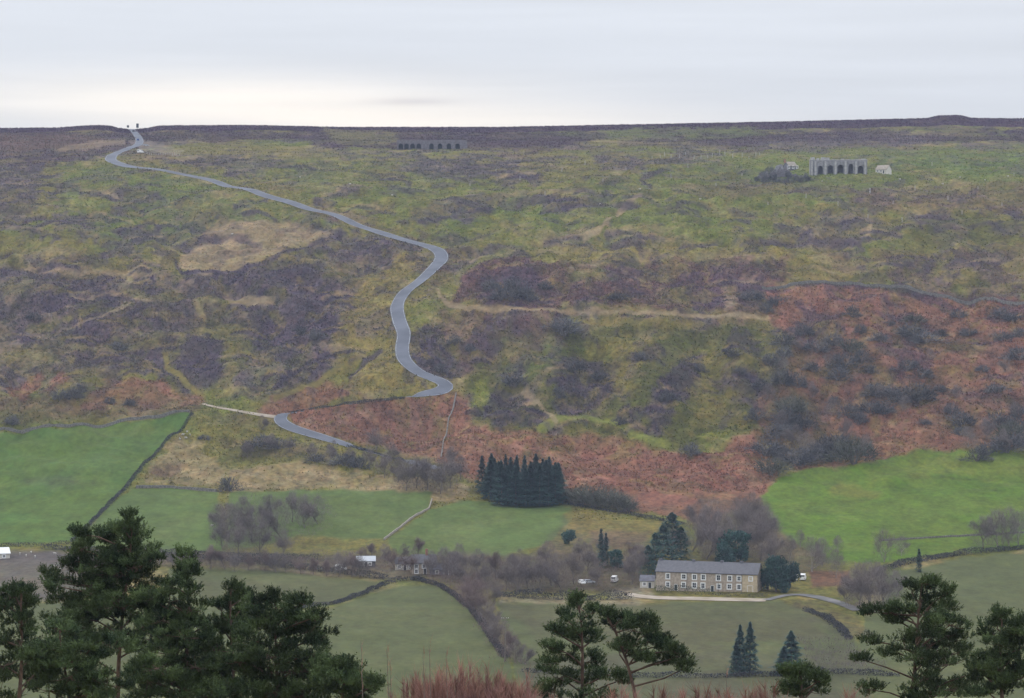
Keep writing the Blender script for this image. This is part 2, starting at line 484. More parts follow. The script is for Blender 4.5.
def line(col, pts, width=1.6, op=0.8, soft=1.0, warp=0.8, fade=0.35, rough=None):
    pl = to_plan(pts, False)
    w = window(pl, width + soft + warp + 3)
    if w is None: return
    A = A_[w]; B = B_[w]
    Q = np.array(pl); d = np.full(A.shape, 1e9)
    for i in range(len(Q) - 1):
        a, b = Q[i], Q[i + 1]; e = b - a
        t = np.clip(((A - a[0]) * e[0] + (B - a[1]) * e[1]) / max(e @ e, 1e-9), 0, 1)
        d = np.minimum(d, np.hypot(A - a[0] - e[0] * t, B - a[1] - e[1] * t))
    _seed[0] += 3
    n = fbm(Xx[w] / 9., Yy[w] / 14., _seed[0], 3)
    m = (1 - sstep(width - soft, width + soft, d + warp * n)) * op * (1 - fade * sstep(-.2, .5, fbm(Xx[w] / 20., Yy[w] / 30., _seed[0] + 5, 2)))
    c = PAL[col]
    Cc[w] = Cc[w] * (1 - m[..., None]) + c * m[..., None]
    if rough is not None: ROUGH[w] = ROUGH[w] * (1 - m) + rough * m

def ell(cx, cy, rx, ry, n=18):
    return [(cx + rx * math.cos(2 * math.pi * i / n), cy + ry * math.sin(2 * math.pi * i / n)) for i in range(n)]

# broad cover of the whole dale side: grass, rushes and heather mottle
hillw = sstep(1320, 1420, Yy)
n_a = fbm(Xx / 42., Yy / 75., 201, 5, 0.6); n_b = fbm(Xx / 22., Yy / 40., 211, 5, 0.62); n_c = fbm(Xx / 70., Yy / 120., 221, 4)
n_d = fbm(Xx / 8., Yy / 14., 231, 4, 0.6)
def mixw(c, m):
    global Cc
    m = np.clip(m, 0, 1)
    Cc = Cc * (1 - m[..., None]) + PAL[c] * m[..., None]
mixw('GREEN', 0.6 * sstep(-0.1, 0.35, n_c))
mixw('STRAW', 0.45 * sstep(0.1, 0.5, n_b))
mixw('HEATH', hillw * 0.75 * sstep(0.12, 0.42, n_a + 0.5 * n_d))
mixw('BRACKD', hillw * 0.45 * sstep(0.2, 0.5, fbm(Xx / 35., Yy / 50., 241, 4)))

# --- moor top
paint('MOOR', [(-60, 128), (1090, 128), (1090, 141), (900, 143), (820, 142), (760, 147), (700, 140), (640, 134), (600, 140), (560, 149), (480, 148), (340, 149), (300, 140), (170, 141), (130, 150), (60, 165), (-60, 170)], .88, 2.5, 3, .15, 30)
Cc[Yy > 2300] = PAL['MOOR'] * (1 + 0.2 * fbm(Xx / 30., Yy / 40., 261, 3)[Yy > 2300][:, None])
paint('BRACKD', [(-40, 135), (60, 134), (110, 140), (90, 149), (-40, 152)], .65, 2, 2)
paint('GRASS', [(325, 130), (395, 130), (400, 143), (340, 146)], .6, 3, 3, .4)
paint('GREEN', [(600, 131), (700, 130), (760, 128), (765, 136), (690, 139), (610, 138)], .7, 2, 2, .3)
paint('YELL', [(160, 150), (240, 147), (330, 148), (345, 158), (230, 158), (160, 158)], .5, 3, 3, .3)
paint('STRAW', [(90, 142), (125, 139), (125, 145), (60, 152), (50, 149)], .5, 2, 1)
# --- upper greens
paint('GREEN', [(470, 215), (560, 185), (700, 160), (760, 152), (900, 148), (1090, 146), (1090, 182), (900, 186), (800, 205), (700, 235), (600, 240)], .75, 5, 6, .35)
paint('FIELDM', [(880, 150), (1024, 152), (1024, 172), (900, 172), (760, 184), (740, 176), (880, 166)], .55, 4, 4, .3)
paint('GREEN', [(230, 165), (420, 160), (520, 190), (540, 215), (460, 235), (400, 225), (300, 195)], .6, 6, 6, .4)
paint('GREEN', [(60, 165), (110, 162), (200, 185), (300, 212), (350, 228), (250, 222), (180, 240), (100, 240), (60, 215)], .75, 6, 6, .35)
for pl in ([(-30, 160), (45, 165), (40, 195), (25, 225), (-30, 222)], [(380, 165), (440, 158), (520, 160), (510, 172), (440, 178), (385, 172)],
           [(415, 205), (470, 195), (490, 205), (470, 222), (410, 220)], [(535, 205), (560, 195), (610, 196), (600, 208), (550, 212)],
           [(590, 152), (640, 150), (645, 168), (600, 172)], [(190, 160), (240, 152), (280, 160), (260, 172), (200, 170)],
           [(100, 195), (140, 185), (155, 197), (120, 208)], [(40, 215), (100, 212), (120, 218), (60, 226)], [(120, 232), (145, 225), (165, 232), (140, 245)],
           [(480, 170), (530, 168), (525, 180), (480, 182)], [(700, 142), (760, 138), (900, 138), (930, 142), (820, 150), (720, 148)]):
    paint('HEATH', pl, .8, 3, 5, .3)
paint('HEATHD', [(760, 240), (790, 224), (840, 215), (880, 222), (900, 235), (840, 244), (775, 246)], .65, 3, 3, .3)
paint('OLIVED', [(860, 222), (960, 215), (1060, 222), (1060, 248), (950, 250), (880, 240)], .7, 4, 4, .3)
paint('BRACKD', [(850, 190), (930, 184), (1060, 186), (1060, 212), (900, 212), (850, 205)], .6, 3, 4, .4)
paint('BRACKD', [(660, 186), (760, 182), (850, 188), (840, 194), (700, 196)], .5, 2, 2, .3)
paint('BRACKD', [(820, 252), (1060, 245), (1060, 300), (940, 290), (840, 280)], .5, 4, 5, .5)
paint('YELL', [(560, 248), (640, 238), (760, 240), (790, 256), (700, 262), (560, 262)], .7, 3, 3, .3)
paint('STRAW', [(620, 256), (700, 252), (780, 256), (780, 261), (640, 262)], .5, 2, 1.5)
paint('YELL', [(770, 262), (800, 258), (850, 275), (790, 284)], .6, 3, 3)
line('STRAW', [(585, 238), (600, 228), (620, 212), (640, 196)], 2.2, .7)
line('STRAW', [(850, 245), (868, 236), (872, 222)], 2, .6)
line('LIME', [(440, 293), (455, 280), (480, 262), (510, 250)], 5, .6, 3, 3)
# --- left heather bank
paint('HEATH', [(-60, 272), (60, 262), (180, 272), (260, 268), (330, 248), (420, 233), (428, 250), (400, 285), (352, 320), (335, 365), (270, 385), (215, 392), (180, 392), (150, 377), (100, 370), (60, 380), (-60, 400)], .88, 6, 8, .42, 22, 1.3)
for pl in ([(30, 280), (110, 275), (110, 300), (40, 305)], [(240, 330), (310, 280), (340, 300), (335, 340), (260, 350)], [(60, 310), (150, 300), (160, 325), (80, 335)],
           [(150, 283), (230, 276), (300, 262), (330, 268), (240, 296), (150, 300)], [(345, 250), (420, 240), (420, 250), (360, 262)],
           [(110, 350), (165, 342), (172, 372), (110, 372)]):
    paint('HEATHD', pl, .65, 5, 7, .3, 14)
paint('GRASS', [(95, 345), (160, 335), (175, 350), (120, 352), (80, 365)], .5, 5, 5, .4)
paint('GRASS', [(205, 330), (245, 315), (250, 370), (225, 390), (235, 350)], .55, 5, 5, .3)
paint('GRASS', [(0, 345), (50, 335), (90, 350), (50, 368), (0, 365)], .5, 6, 6, .5)
for q in ([(0, 262), (90, 266), (170, 270)], [(30, 330), (95, 310), (130, 302)], [(195, 300), (205, 320), (200, 335)], [(120, 296), (180, 298), (250, 302)]):
    line('GRASS', q, 3, .65, 2, 3)
line('STRAW', [(0, 268), (60, 270), (150, 273)], 2, .5)
paint('STRAW', [(178, 268), (180, 258), (200, 240), (205, 222), (285, 221), (335, 236), (300, 248), (262, 262), (200, 273)], .95, 2.5, 4, .14, 14, .85)
paint('YELL', [(185, 266), (192, 255), (240, 256), (240, 266), (200, 271)], .6, 2, 3)
line('HEATHD', [(176, 262), (182, 273), (228, 272), (262, 264), (290, 250), (340, 237)], 1.8, .8)
paint('HEATH', [(190, 230), (215, 228), (225, 242), (200, 248)], .5, 3, 3)
paint('STRAW', [(225, 298), (275, 296), (275, 305), (232, 308)], .9, 1.5, 2, 0, 14, .6)
paint('STRAW', [(68, 290), (92, 290), (92, 296), (70, 297)], .7, 2, 2)
paint('GRASS', ell(203, 362, 38, 34), .45, 3, 3)
paint('HEATHD', ell(203, 362, 28, 26), .9, 4, 7, .25, 10, .9)
line('YELL', [(165, 350), (168, 368), (185, 382), (203, 396)], 3, .7)
line('YELL', [(232, 345), (234, 370), (226, 392)], 2, .5)
for pl in ([(80, 408), (92, 385), (108, 377), (165, 378), (188, 396), (150, 409), (100, 411)], [(8, 388), (38, 372), (48, 378), (22, 398)],
           [(40, 392), (62, 374), (70, 378), (50, 398)], [(175, 402), (200, 395), (205, 402), (180, 408)], [(255, 410), (278, 396), (320, 378), (352, 382), (362, 395), (300, 412), (262, 416)]):
    paint('BRACK', pl, .85, 2.5, 3, .2)
paint('BRACKD', [(-40, 398), (80, 398), (200, 406), (190, 412), (100, 420), (-40, 428)], .6, 3, 3, .3)
paint('OLIVED', [(-40, 410), (120, 411), (120, 420), (-40, 430)], .6, 3, 3, .3)
paint('HEATHD', [(268, 392), (285, 370), (318, 350), (338, 350), (330, 372), (300, 386)], .85, 3, 3)
line('YELL', [(275, 398), (320, 382), (345, 366), (365, 356)], 1.8, .6)
# roadside verge
paint('YELL', [(395, 262), (424, 258), (398, 288), (390, 330), (402, 364), (445, 389), (400, 396), (352, 396), (340, 372), (335, 335), (352, 300)], .85, 4, 5, .2)
paint('HEATH', [(350, 322), (375, 318), (378, 335), (355, 340)], .6, 3, 3)
line('OLIVED', [(350, 376), (366, 360), (376, 350)], 3, .8)
# --- bracken and crags, middle
paint('BRACK', [(285, 413), (360, 402), (455, 395), (468, 400), (470, 425), (520, 430), (570, 437), (640, 440), (690, 460), (760, 425), (782, 470), (760, 505), (700, 522), (650, 514), (570, 502), (470, 482), (440, 462), (350, 442), (300, 428)], .92, 3, 4, .12, 14, 1.1)
paint('BRACKD', [(300, 420), (420, 405), (460, 425), (440, 450), (330, 436)], .4, 4, 5, .6, 10)
paint('BRACKR', [(640, 440), (700, 465), (760, 440), (750, 490), (640, 500), (560, 470)], .5, 5, 6, .4, 10)
paint('OLIVED', [(455, 340), (560, 330), (760, 325), (770, 420), (690, 455), (640, 440), (560, 430), (475, 425), (462, 380)], .85, 4, 5, .1)
paint('YELL', [(590, 340), (650, 335), (640, 380), (600, 420), (580, 400)], .7, 5, 7, .4, 10)
paint('YELL', [(700, 350), (745, 350), (750, 420), (700, 430), (700, 390)], .7, 5, 7, .4, 10)
paint('GREEN', [(505, 340), (560, 335), (570, 370), (510, 380)], .6, 5, 5, .4, 10)
for pl in ([(550, 368), (575, 355), (602, 362), (610, 390), (595, 418), (555, 415)], [(650, 412), (668, 375), (690, 350), (705, 355), (695, 385), (672, 405), (664, 440), (648, 432)],
           [(612, 410), (630, 400), (640, 425), (622, 428)], [(408, 348), (428, 338), (468, 372), (452, 382), (420, 370)], [(415, 330), (445, 318), (450, 345), (425, 345)],
           [(470, 400), (500, 395), (540, 405), (560, 425), (500, 428)], [(750, 370), (785, 360), (780, 410), (752, 400)], [(505, 372), (530, 368), (528, 385), (505, 386)]):
    paint('HEATHD', pl, .85, 3.5, 5, .2, 9, 1.4)
paint('WINE', [(440, 310), (560, 315), (560, 340), (520, 362), (470, 366), (440, 335)], .6, 5, 5, .4)
paint('LIME', [(472, 385), (488, 376), (492, 398), (482, 412), (470, 408)], .8, 3, 3)
paint('LIME', [(695, 436), (735, 428), (748, 424), (725, 452), (690, 455)], .8, 3, 4, .2)
line('LIME', [(540, 428), (575, 418), (610, 422), (640, 436), (668, 446)], 3, .8, 2, 2)
line('STRAW', [(522, 392), (540, 404), (556, 422)], 1.8, .6)
line('HEATHD', [(497, 385), (489, 405), (484, 420)], 1.8, .6)
for k, (a, b) in enumerate([((640, 345), (600, 415)), ((715, 345), (690, 435)), ((735, 360), (720, 430)), ((620, 350), (590, 400)), ((560, 340), (530, 395))]):
    line('YELL' if k % 2 else 'HEATH', [a, ((a[0] + b[0]) / 2 + 6, (a[1] + b[1]) / 2), b], 3.5, .5, 2.5, 4)
paint('WINE', [(455, 275), (500, 258), (600, 262), (700, 262), (785, 262), (790, 280), (768, 311), (640, 309), (540, 310), (450, 304)], .85, 4, 5, .3, 12, 1.3)
for pl in ([(480, 275), (530, 258), (540, 285), (525, 303), (470, 300)], [(600, 264), (640, 262), (640, 280), (610, 282)], [(690, 285), (765, 278), (765, 308), (700, 308)]):
    paint('HEATHD', pl, .65, 4, 6, .35, 9)
paint('GREEN', [(560, 268), (600, 268), (620, 278), (570, 285)], .5, 4, 5, .4, 9)
paint('GRASS', [(660, 285), (700, 284), (690, 305), (660, 302)], .5, 4, 5, .4, 9)
paint('STRAW', [(178, 268), (180, 258), (200, 240), (207, 224), (285, 222), (335, 236), (300, 248), (262, 262), (200, 272)], .62, 2.5, 3, .3, 10)
paint('MOOR', [(620, 140), (700, 138), (760, 141), (760, 148), (690, 147), (620, 147)], .5, 2, 2, .3)
line('STRAW', [(438, 290), (446, 303), (470, 308), (560, 311), (640, 313), (720, 316), (768, 318)], 1.9, .85, 1.2, .8, .2)
line('YELL', [(585, 322), (640, 323), (700, 325)], 3, .5, 2, 2)
paint('STRAW', [(722, 288), (735, 286), (740, 305), (725, 312)], .5, 3, 3)
# --- right bracken field
paint('BRACK', [(768, 287), (820, 284), (880, 286), (930, 293), (1080, 306), (1080, 440), (960, 452), (860, 462), (800, 472), (770, 450), (752, 405), (785, 380), (798, 335), (770, 320)], .93, 2.5, 3, .12, 14, 1.1)
paint('OLIVED', [(760, 325), (795, 330), (820, 370), (800, 410), (760, 400), (750, 360)], .6, 6, 6, .4)
for (cx, cy, rx, ry) in ((915, 330, 40, 12), (850, 365, 45, 18), (900, 395, 50, 12), (960, 345, 40, 10), (790, 410, 40, 22), (960, 420, 25, 14), (1000, 400, 30, 12), (940, 380, 30, 10), (820, 330, 30, 18)):
    paint('BRACKD', ell(cx, cy, rx, ry), .6, 6, 6, .45, 9)
    paint('OLIVED', ell(cx + 5, cy + 3, rx * .6, ry * .6), .5, 5, 6, .5, 7)
paint('OLIVED', [(750, 430), (810, 425), (860, 440), (860, 460), (790, 470), (760, 455)], .6, 5, 5, .3)
line('HEATHD', [(760, 289), (830, 284), (880, 287), (930, 295), (1080, 308)], 1.8, .6)
# --- enclosed fields
paint('FIELDL', [(-80, 436), (60, 429), (130, 422), (193, 413), (170, 438), (135, 477), (104, 510), (75, 541), (-80, 547)], .97, 1.2, 1, .12, 14, .5)
paint('GREEN', [(-80, 440), (190, 415), (75, 541), (-80, 547)], .45, 5, 5, .8, 20)
paint('BROWN', ell(62, 482, 40, 5), .35, 4, 3, .4)
paint('GRASS', ell(120, 430, 70, 8), .25, 4, 3, .4)
paint('STRAW', [(138, 487), (150, 462), (180, 438), (200, 445), (222, 470), (228, 491), (170, 487)], .7, 2.5, 4, .25)
paint('BRACKD', [(146, 478), (155, 465), (185, 462), (182, 474)], .7, 3, 3)
paint('FIELDM', [(132, 488), (170, 487), (218, 492), (226, 552), (140, 552), (70, 546), (104, 512)], .95, 1.2, 1.5, .1, 30, .4)
paint('STRAW', [(225, 470), (300, 463), (400, 478), (470, 486), (468, 502), (430, 503), (330, 490), (235, 491)], .8, 3, 4, .25)
paint('GRASS', [(192, 416), (280, 428), (340, 447), (300, 465), (220, 465), (200, 445)], .7, 4, 4, .4)
paint('BRACKD', [(200, 440), (280, 440), (330, 452), (250, 460)], .4, 4, 4, .5)
paint('OLIVED', ell(245, 455, 26, 10), .6, 4, 4, .2)
paint('FIELDM', [(230, 492), (330, 489), (432, 492), (428, 508), (384, 540), (300, 536), (250, 548), (226, 548)], .92, 2, 2, .12, 30, .4)
paint('FIELDM', [(430, 509), (468, 500), (570, 506), (575, 515), (545, 545), (500, 556), (400, 556), (386, 540)], .92, 1.5, 2, .12, 30, .4)
paint('BROWN', [(545, 545), (570, 512), (680, 524), (700, 560), (640, 560), (560, 560)], .5, 4, 3, .3)
paint('YELL', [(568, 510), (600, 512), (660, 524), (650, 540), (570, 535)], .7, 3, 3, .3)
paint('BRACKD', [(590, 530), (650, 532), (640, 546), (590, 544)], .6, 3, 3, .3)
paint('FIELDR', [(762, 497), (776, 482), (800, 471), (870, 463), (930, 450), (1080, 452), (1080, 546), (960, 550), (890, 562), (830, 562), (790, 540), (768, 518)], .93, 2.5, 3, .12, 14, .6)
paint('GREEN', [(770, 490), (930, 455), (1080, 455), (1080, 545), (900, 558), (800, 540)], .45, 5, 5, .8, 18)
paint('LIME', [(860, 468), (930, 452), (1080, 455), (1080, 478), (940, 475), (870, 485)], .5, 4, 4, .4)
paint('YELL', ell(855, 492, 28, 7), .4, 3, 3, .3)
line('OLIVED', [(880, 540), (950, 536), (1060, 530)], 1.2, .6)
line('OLIVED', [(825, 498), (845, 503), (870, 500), (880, 492)], 1.3, .5)
line('OLIVED', [(870, 470), (900, 476), (1000, 480), (1060, 484)], 1.2, .4)
paint('BROWN', [(700, 500), (765, 500), (780, 530), (830, 560), (800, 575), (700, 560)], .7, 4, 4, .3)
paint('BROWN', [(-60, 547), (120, 550), (230, 552), (400, 556), (540, 550), (640, 555), (640, 592), (500, 592), (440, 580), (380, 580), (190, 566), (-60, 562)], .8, 3, 2, .25)
paint('DIRT', [(-60, 556), (50, 552), (110, 560), (120, 590), (60, 600), (-60, 610)], .8, 3, 2, .15, 20, .4)
paint('FIELDV', [(170, 568), (260, 570), (390, 583), (360, 596), (325, 608), (160, 608)], .95, 1.5, 1, .08, 30, .3)
paint('FIELDV', [(-60, 612), (60, 602), (200, 608), (325, 610), (400, 585), (440, 585), (480, 610), (505, 650), (520, 700), (-60, 720)], .95, 1.5, 1, .08, 30, .3)
paint('FIELDV', [(495, 602), (640, 604), (780, 602), (830, 622), (860, 645), (880, 720), (520, 720), (510, 650)], .93, 2, 2, .1, 30, .3)
paint('FIELDW', [(500, 605), (640, 606), (800, 606), (830, 640), (700, 650), (540, 640)], .7, 5, 4, .4, 30)
paint('BROWN', [(520, 660), (700, 650), (880, 655), (880, 720), (520, 720)], .55, 5, 4, .4, 20)
paint('FIELDW', [(195, 575), (330, 580), (380, 586), (330, 604), (200, 600)], .45, 5, 4, .4, 30)
paint('FIELDW', [(880, 590), (1024, 600), (1024, 640), (900, 640)], .4, 8, 6, .4, 30)
paint('FIELDV', [(885, 575), (950, 560), (1080, 548), (1080, 720), (880, 720), (860, 640), (870, 600)], .95, 1.5, 2, .08, 30, .3)
paint('STRAW', [(856, 606), (880, 580), (892, 588), (878, 606), (868, 616)], .6, 2, 2)
paint('BROWN', [(795, 604), (860, 615), (880, 640), (840, 640)], .5, 3, 3, .3)
paint('PALE', [(500, 594), (560, 597), (640, 601), (640, 606), (500, 602)], .45, 1.5, 1, .3)
paint(alb((122, 100, 98)), [(808, 570), (850, 570), (852, 586), (812, 587)], .9, 1.5, 1)
paint('PALE', [(612, 590), (650, 586), (655, 596), (640, 600), (610, 599)], .5, 2, 1)
paint('PALE', [(125, 140), (150, 140), (185, 150), (180, 156), (145, 152)], .35, 1.5, 1)

# tussocks, heather clumps and bleached grass broken through every rough slope
wx_ = Xx + 10 * fbm(Xx / 30., Yy / 50., 401, 2); wy_ = Yy + 16 * fbm(Xx / 30., Yy / 50., 405, 2)
rg = np.clip((ROUGH - 0.6) / 0.4, 0, 1) * sstep(1180, 1260, Yy)
bank = sstep(1340, 1420, Yy) * (1 - 0.35 * sstep(1800, 2000, Yy))
rg = rg * (1 - .75 * sstep(1980, 2120, Yy))
mixw('HEATHD', rg * bank * .58 * sstep(.12, .42, fbm(wx_ / 15., wy_ / 24., 411, 5, .68)))
mixw('YELL', rg * .42 * sstep(.16, .46, fbm(wx_ / 11., wy_ / 16., 421, 5, .68)))
mixw('STRAW', rg * .25 * sstep(.32, .6, fbm(wx_ / 8., wy_ / 12., 431, 4, .68)))
mixw('OLIVED', rg * .32 * sstep(.2, .5, fbm(wx_ / 9., wy_ / 16., 441, 5, .65)))
Cc *= (1 + rg * .20 * fbm(Xx / 3.4, Yy / 5., 451, 3, .7))[..., None]
line('STRAW', [(438, 290), (446, 303), (470, 308), (560, 311), (640, 313), (720, 316), (768, 318)], 1.5, .8, 1.1, .9, .3, .6)
line('YELL', [(585, 322), (640, 323), (700, 325)], 2.2, .5, 1.5, 2, .3, .6)
line('STRAW', [(585, 238), (600, 228), (620, 212), (640, 196)], 2.2, .75, 1, .8, .2, .5)
line('YELL', [(165, 350), (168, 368), (185, 382), (203, 396)], 2.5, .8, 1, 1, .2, .5)
line('YELL', [(275, 398), (320, 382), (345, 366), (365, 356)], 2.0, .7, 1, 1, .2, .5)
line('LIME', [(540, 428), (575, 418), (610, 422), (640, 436), (668, 446)], 2.6, .8, 1.6, 1.5, .2, .6)
line('STRAW', [(522, 392), (540, 404), (556, 422)], 1.8, .7, 1, .8, .2, .5)
for q_ in ([(0, 268), (70, 271), (160, 275), (240, 296)], [(120, 300), (200, 303), (250, 300)], [(195, 300), (205, 320), (200, 335)], [(850, 245), (868, 236), (872, 222)], [(770, 240), (800, 246), (860, 246), (900, 236)],
           [(690, 285), (740, 282), (790, 284)], [(60, 330), (110, 312), (150, 300)], [(470, 262), (520, 250), (600, 252), (700, 248)], [(480, 196), (540, 190), (600, 192)], [(560, 232), (610, 226), (680, 226)]):
    line('STRAW', q_, 1.4, .45, 1.2, 2.0, .6, .8)
for q_ in ([(176, 262), (182, 273), (228, 272), (262, 264), (290, 250), (340, 237)], [(500, 205), (540, 200), (580, 202)], [(540, 214), (590, 204), (640, 206)], [(760, 242), (800, 246), (880, 240)], [(350, 378), (368, 360), (380, 352)],
           [(20, 232), (60, 222), (110, 226)], [(110, 196), (140, 190), (165, 200)], [(650, 186), (640, 180), (662, 170)], [(420, 222), (470, 212), (520, 206)], [(200, 240), (230, 236), (260, 246)]):
    line('HEATHD', q_, 2.0, .75, 1.2, 1.8, .3)
# spoil mounds painted in: grass-coloured arc as lit lip, heather-coloured arc as shaded face
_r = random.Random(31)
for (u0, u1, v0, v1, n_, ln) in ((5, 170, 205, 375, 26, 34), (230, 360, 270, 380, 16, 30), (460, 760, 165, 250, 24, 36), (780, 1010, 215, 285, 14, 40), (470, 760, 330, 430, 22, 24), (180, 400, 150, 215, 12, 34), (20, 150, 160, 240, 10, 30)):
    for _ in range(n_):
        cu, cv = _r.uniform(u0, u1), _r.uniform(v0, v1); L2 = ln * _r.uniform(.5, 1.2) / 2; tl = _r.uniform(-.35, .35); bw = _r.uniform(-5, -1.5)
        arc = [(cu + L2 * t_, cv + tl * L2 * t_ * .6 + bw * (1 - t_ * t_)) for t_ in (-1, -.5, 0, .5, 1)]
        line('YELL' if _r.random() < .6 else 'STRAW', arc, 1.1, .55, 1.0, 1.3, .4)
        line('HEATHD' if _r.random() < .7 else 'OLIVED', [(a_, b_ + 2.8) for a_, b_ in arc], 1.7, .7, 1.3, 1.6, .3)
nn = 1 + 0.14 * fbm(Xx / 5., Yy / 9., 301, 3) + 0.08 * n_b
Cc = np.clip(Cc * nn[..., None], 0.006, 1)
micro = ROUGH * sstep(1150, 1300, Yy) * (0.35 * fbm(Xx / 3.2, Yy / 4.5, 311, 3)) * (1 - 0.6 * sstep(1900, 2200, Yy)) * (1 - sstep(2330, 2380, Yy))

# ------------------------------------------------------------------ road strips
def ribbon(name, C, off0, off1, lift, m, nside=5):
    """a strip of the path between two side offsets (fractions of half width), laid on the ground"""
    d = np.gradient(C[:, :2], axis=0); d /= np.maximum(np.linalg.norm(d, axis=1), 1e-6)[:, None]
    nx, ny = d[:, 1], -d[:, 0]
    V = []; n = len(C)
    for k in range(nside):
        o = (off0 + (off1 - off0) * k / (nside - 1))
        o = o * C[:, 2] / 2 * (1 + .03 * fbm(C[:, 0] / 9., C[:, 1] / 9., 77, 2))
        x = C[:, 0] + nx * o; y = C[:, 1] + ny * o
        V.append(np.stack([x, y, H(x, y)], 1))
    V = np.array(V)                                   # side, along, 3
    # level the carriageway sideways somewhat
    V[:, :, 2] = V[:, :, 2] + lift
    me = bpy.data.meshes.new(name)
    faces = []
    for k in range(nside - 1):
        for i in range(n - 1):
            faces.append((k * n + i, k * n + i + 1, (k + 1) * n + i + 1, (k + 1) * n + i))
    me.from_pydata(V.reshape(-1, 3).tolist(), [], faces)
    me.materials.append(m); me.update()
    # make the strip face up
    if me.polygons[0].normal.z < 0: me.flip_normals()
    me.shade_smooth()
    o = obj(name, me); tag(o, kind='structure')
    return o

for C, nm in ((ROADC, 'road'), (SPURC, 'side_track'), (LANEC, 'farm_track'), (LANE2, 'valley_lane')):
    # ground next to the carriageway is smooth and lies just under it
    for (x, y, w) in C[::2]:
        r = np.searchsorted(rows, y); r0, r1 = max(r - 7, 0), min(r + 8, len(rows))
        mloc = np.exp(-((Xx[r0:r1] - x) ** 2 + (Yy[r0:r1] - y) ** 2) / (w * 0.75 + 1.0) ** 2)
        micro[r0:r1] *= (1 - np.clip(mloc * 1.6, 0, 1))
    if nm == 'road':
        ribbon('road', C, -1, 1, 0.22, M['asphalt'])
        for s in (-1, 1):
            ribbon('road_marking', C, s * 0.86, s * 0.955, 0.235, M['paint'], 2)
    elif nm == 'valley_lane':
        ribbon(nm, C, -1, 1, 0.20, M['lane'])
    else:
        ribbon(nm, C, -1, 1, 0.18, M['track'])

Zz = Zz + micro
nr, nc = Xx.shape
me = bpy.data.meshes.new('ground')
me.vertices.add(nr * nc)
me.vertices.foreach_set('co', np.stack([Xx, Yy, Zz], -1).astype(np.float32).reshape(-1))
idx = np.arange(nr * nc, dtype=np.int32).reshape(nr, nc)
q = np.stack([idx[:-1, :-1], idx[:-1, 1:], idx[1:, 1:], idx[1:, :-1]], -1).reshape(-1, 4)
me.loops.add(q.size); me.loops.foreach_set('vertex_index', q.reshape(-1))
me.polygons.add(len(q)); me.polygons.foreach_set('loop_start', np.arange(0, q.size, 4, dtype=np.int32))
me.polygons.foreach_set('loop_total', np.full(len(q), 4, np.int32))
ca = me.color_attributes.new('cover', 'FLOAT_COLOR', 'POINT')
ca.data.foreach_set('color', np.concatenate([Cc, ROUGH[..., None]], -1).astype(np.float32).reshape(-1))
me.update(); me.shade_smooth()
gm = bpy.data.materials.new('dale_ground'); gm.use_nodes = True
nt = gm.node_tree; N = nt.nodes; L = nt.links; b = N['Principled BSDF']
b.inputs['Roughness'].default_value = 0.95; b.inputs['Specular IOR Level'].default_value = 0.1
at = N.new('ShaderNodeAttribute'); at.attribute_name = 'cover'
ge = N.new('ShaderNodeNewGeometry')
mp = N.new('ShaderNodeMapping'); mp.inputs['Scale'].default_value = (1, 0.55, 1)
L.new(ge.outputs['Position'], mp.inputs['Vector'])
def noise(scale, detail, rough=0.6):
    n = N.new('ShaderNodeTexNoise'); n.inputs['Scale'].default_value = scale; n.inputs['Detail'].default_value = detail
    n.inputs['Roughness'].default_value = rough
    L.new(mp.outputs['Vector'], n.inputs['Vector']); return n.outputs['Fac']
def maprange(i, a, c, d, e):
    m = N.new('ShaderNodeMapRange'); L.new(i, m.inputs['Value'])
    for nme, val in zip(('From Min', 'From Max', 'To Min', 'To Max'), (a, c, d, e)): m.inputs[nme].default_value = val
    return m.outputs['Result']
def math_(op, x, y):
    m = N.new('ShaderNodeMath'); m.operation = op
    for k, z in enumerate((x, y)):
        if isinstance(z, (int, float)): m.inputs[k].default_value = z
        else: L.new(z, m.inputs[k])
    return m.outputs[0]
fine = maprange(noise(0.45, 5, 0.7), 0.3, 0.7, -0.5, 0.5)
mid = maprange(noise(0.09, 4, 0.6), 0.3, 0.7, -0.3, 0.3)
amp = math_('MULTIPLY', math_('ADD', fine, mid), at.outputs['Alpha'])
sc_ = math_('ADD', amp, 1.0)
vm = N.new('ShaderNodeVectorMath'); vm.operation = 'SCALE'
L.new(at.outputs['Color'], vm.inputs[0]); L.new(sc_, vm.inputs['Scale'])
# warm / cool drift of the tussocks
hs = N.new('ShaderNodeMix'); hs.data_type = 'RGBA'; hs.blend_type = 'MULTIPLY'
L.new(math_('MULTIPLY', maprange(noise(0.22, 3), 0.35, 0.65, 0, 1), at.outputs['Alpha']), hs.inputs['Factor'])
L.new(vm.outputs[0], hs.inputs['A']); hs.inputs['B'].default_value = (1.12, 0.94, 0.86, 1)
L.new(hs.outputs['Result'], b.inputs['Base Color'])
bp = N.new('ShaderNodeBump'); bp.inputs['Strength'].default_value = 0.6; bp.inputs['Distance'].default_value = 0.5
L.new(math_('MULTIPLY', noise(0.6, 4), at.outputs['Alpha']), bp.inputs['Height']); L.new(bp.outputs['Normal'], b.inputs['Normal'])
me.materials.append(gm)
tag(obj('ground', me), kind='structure')

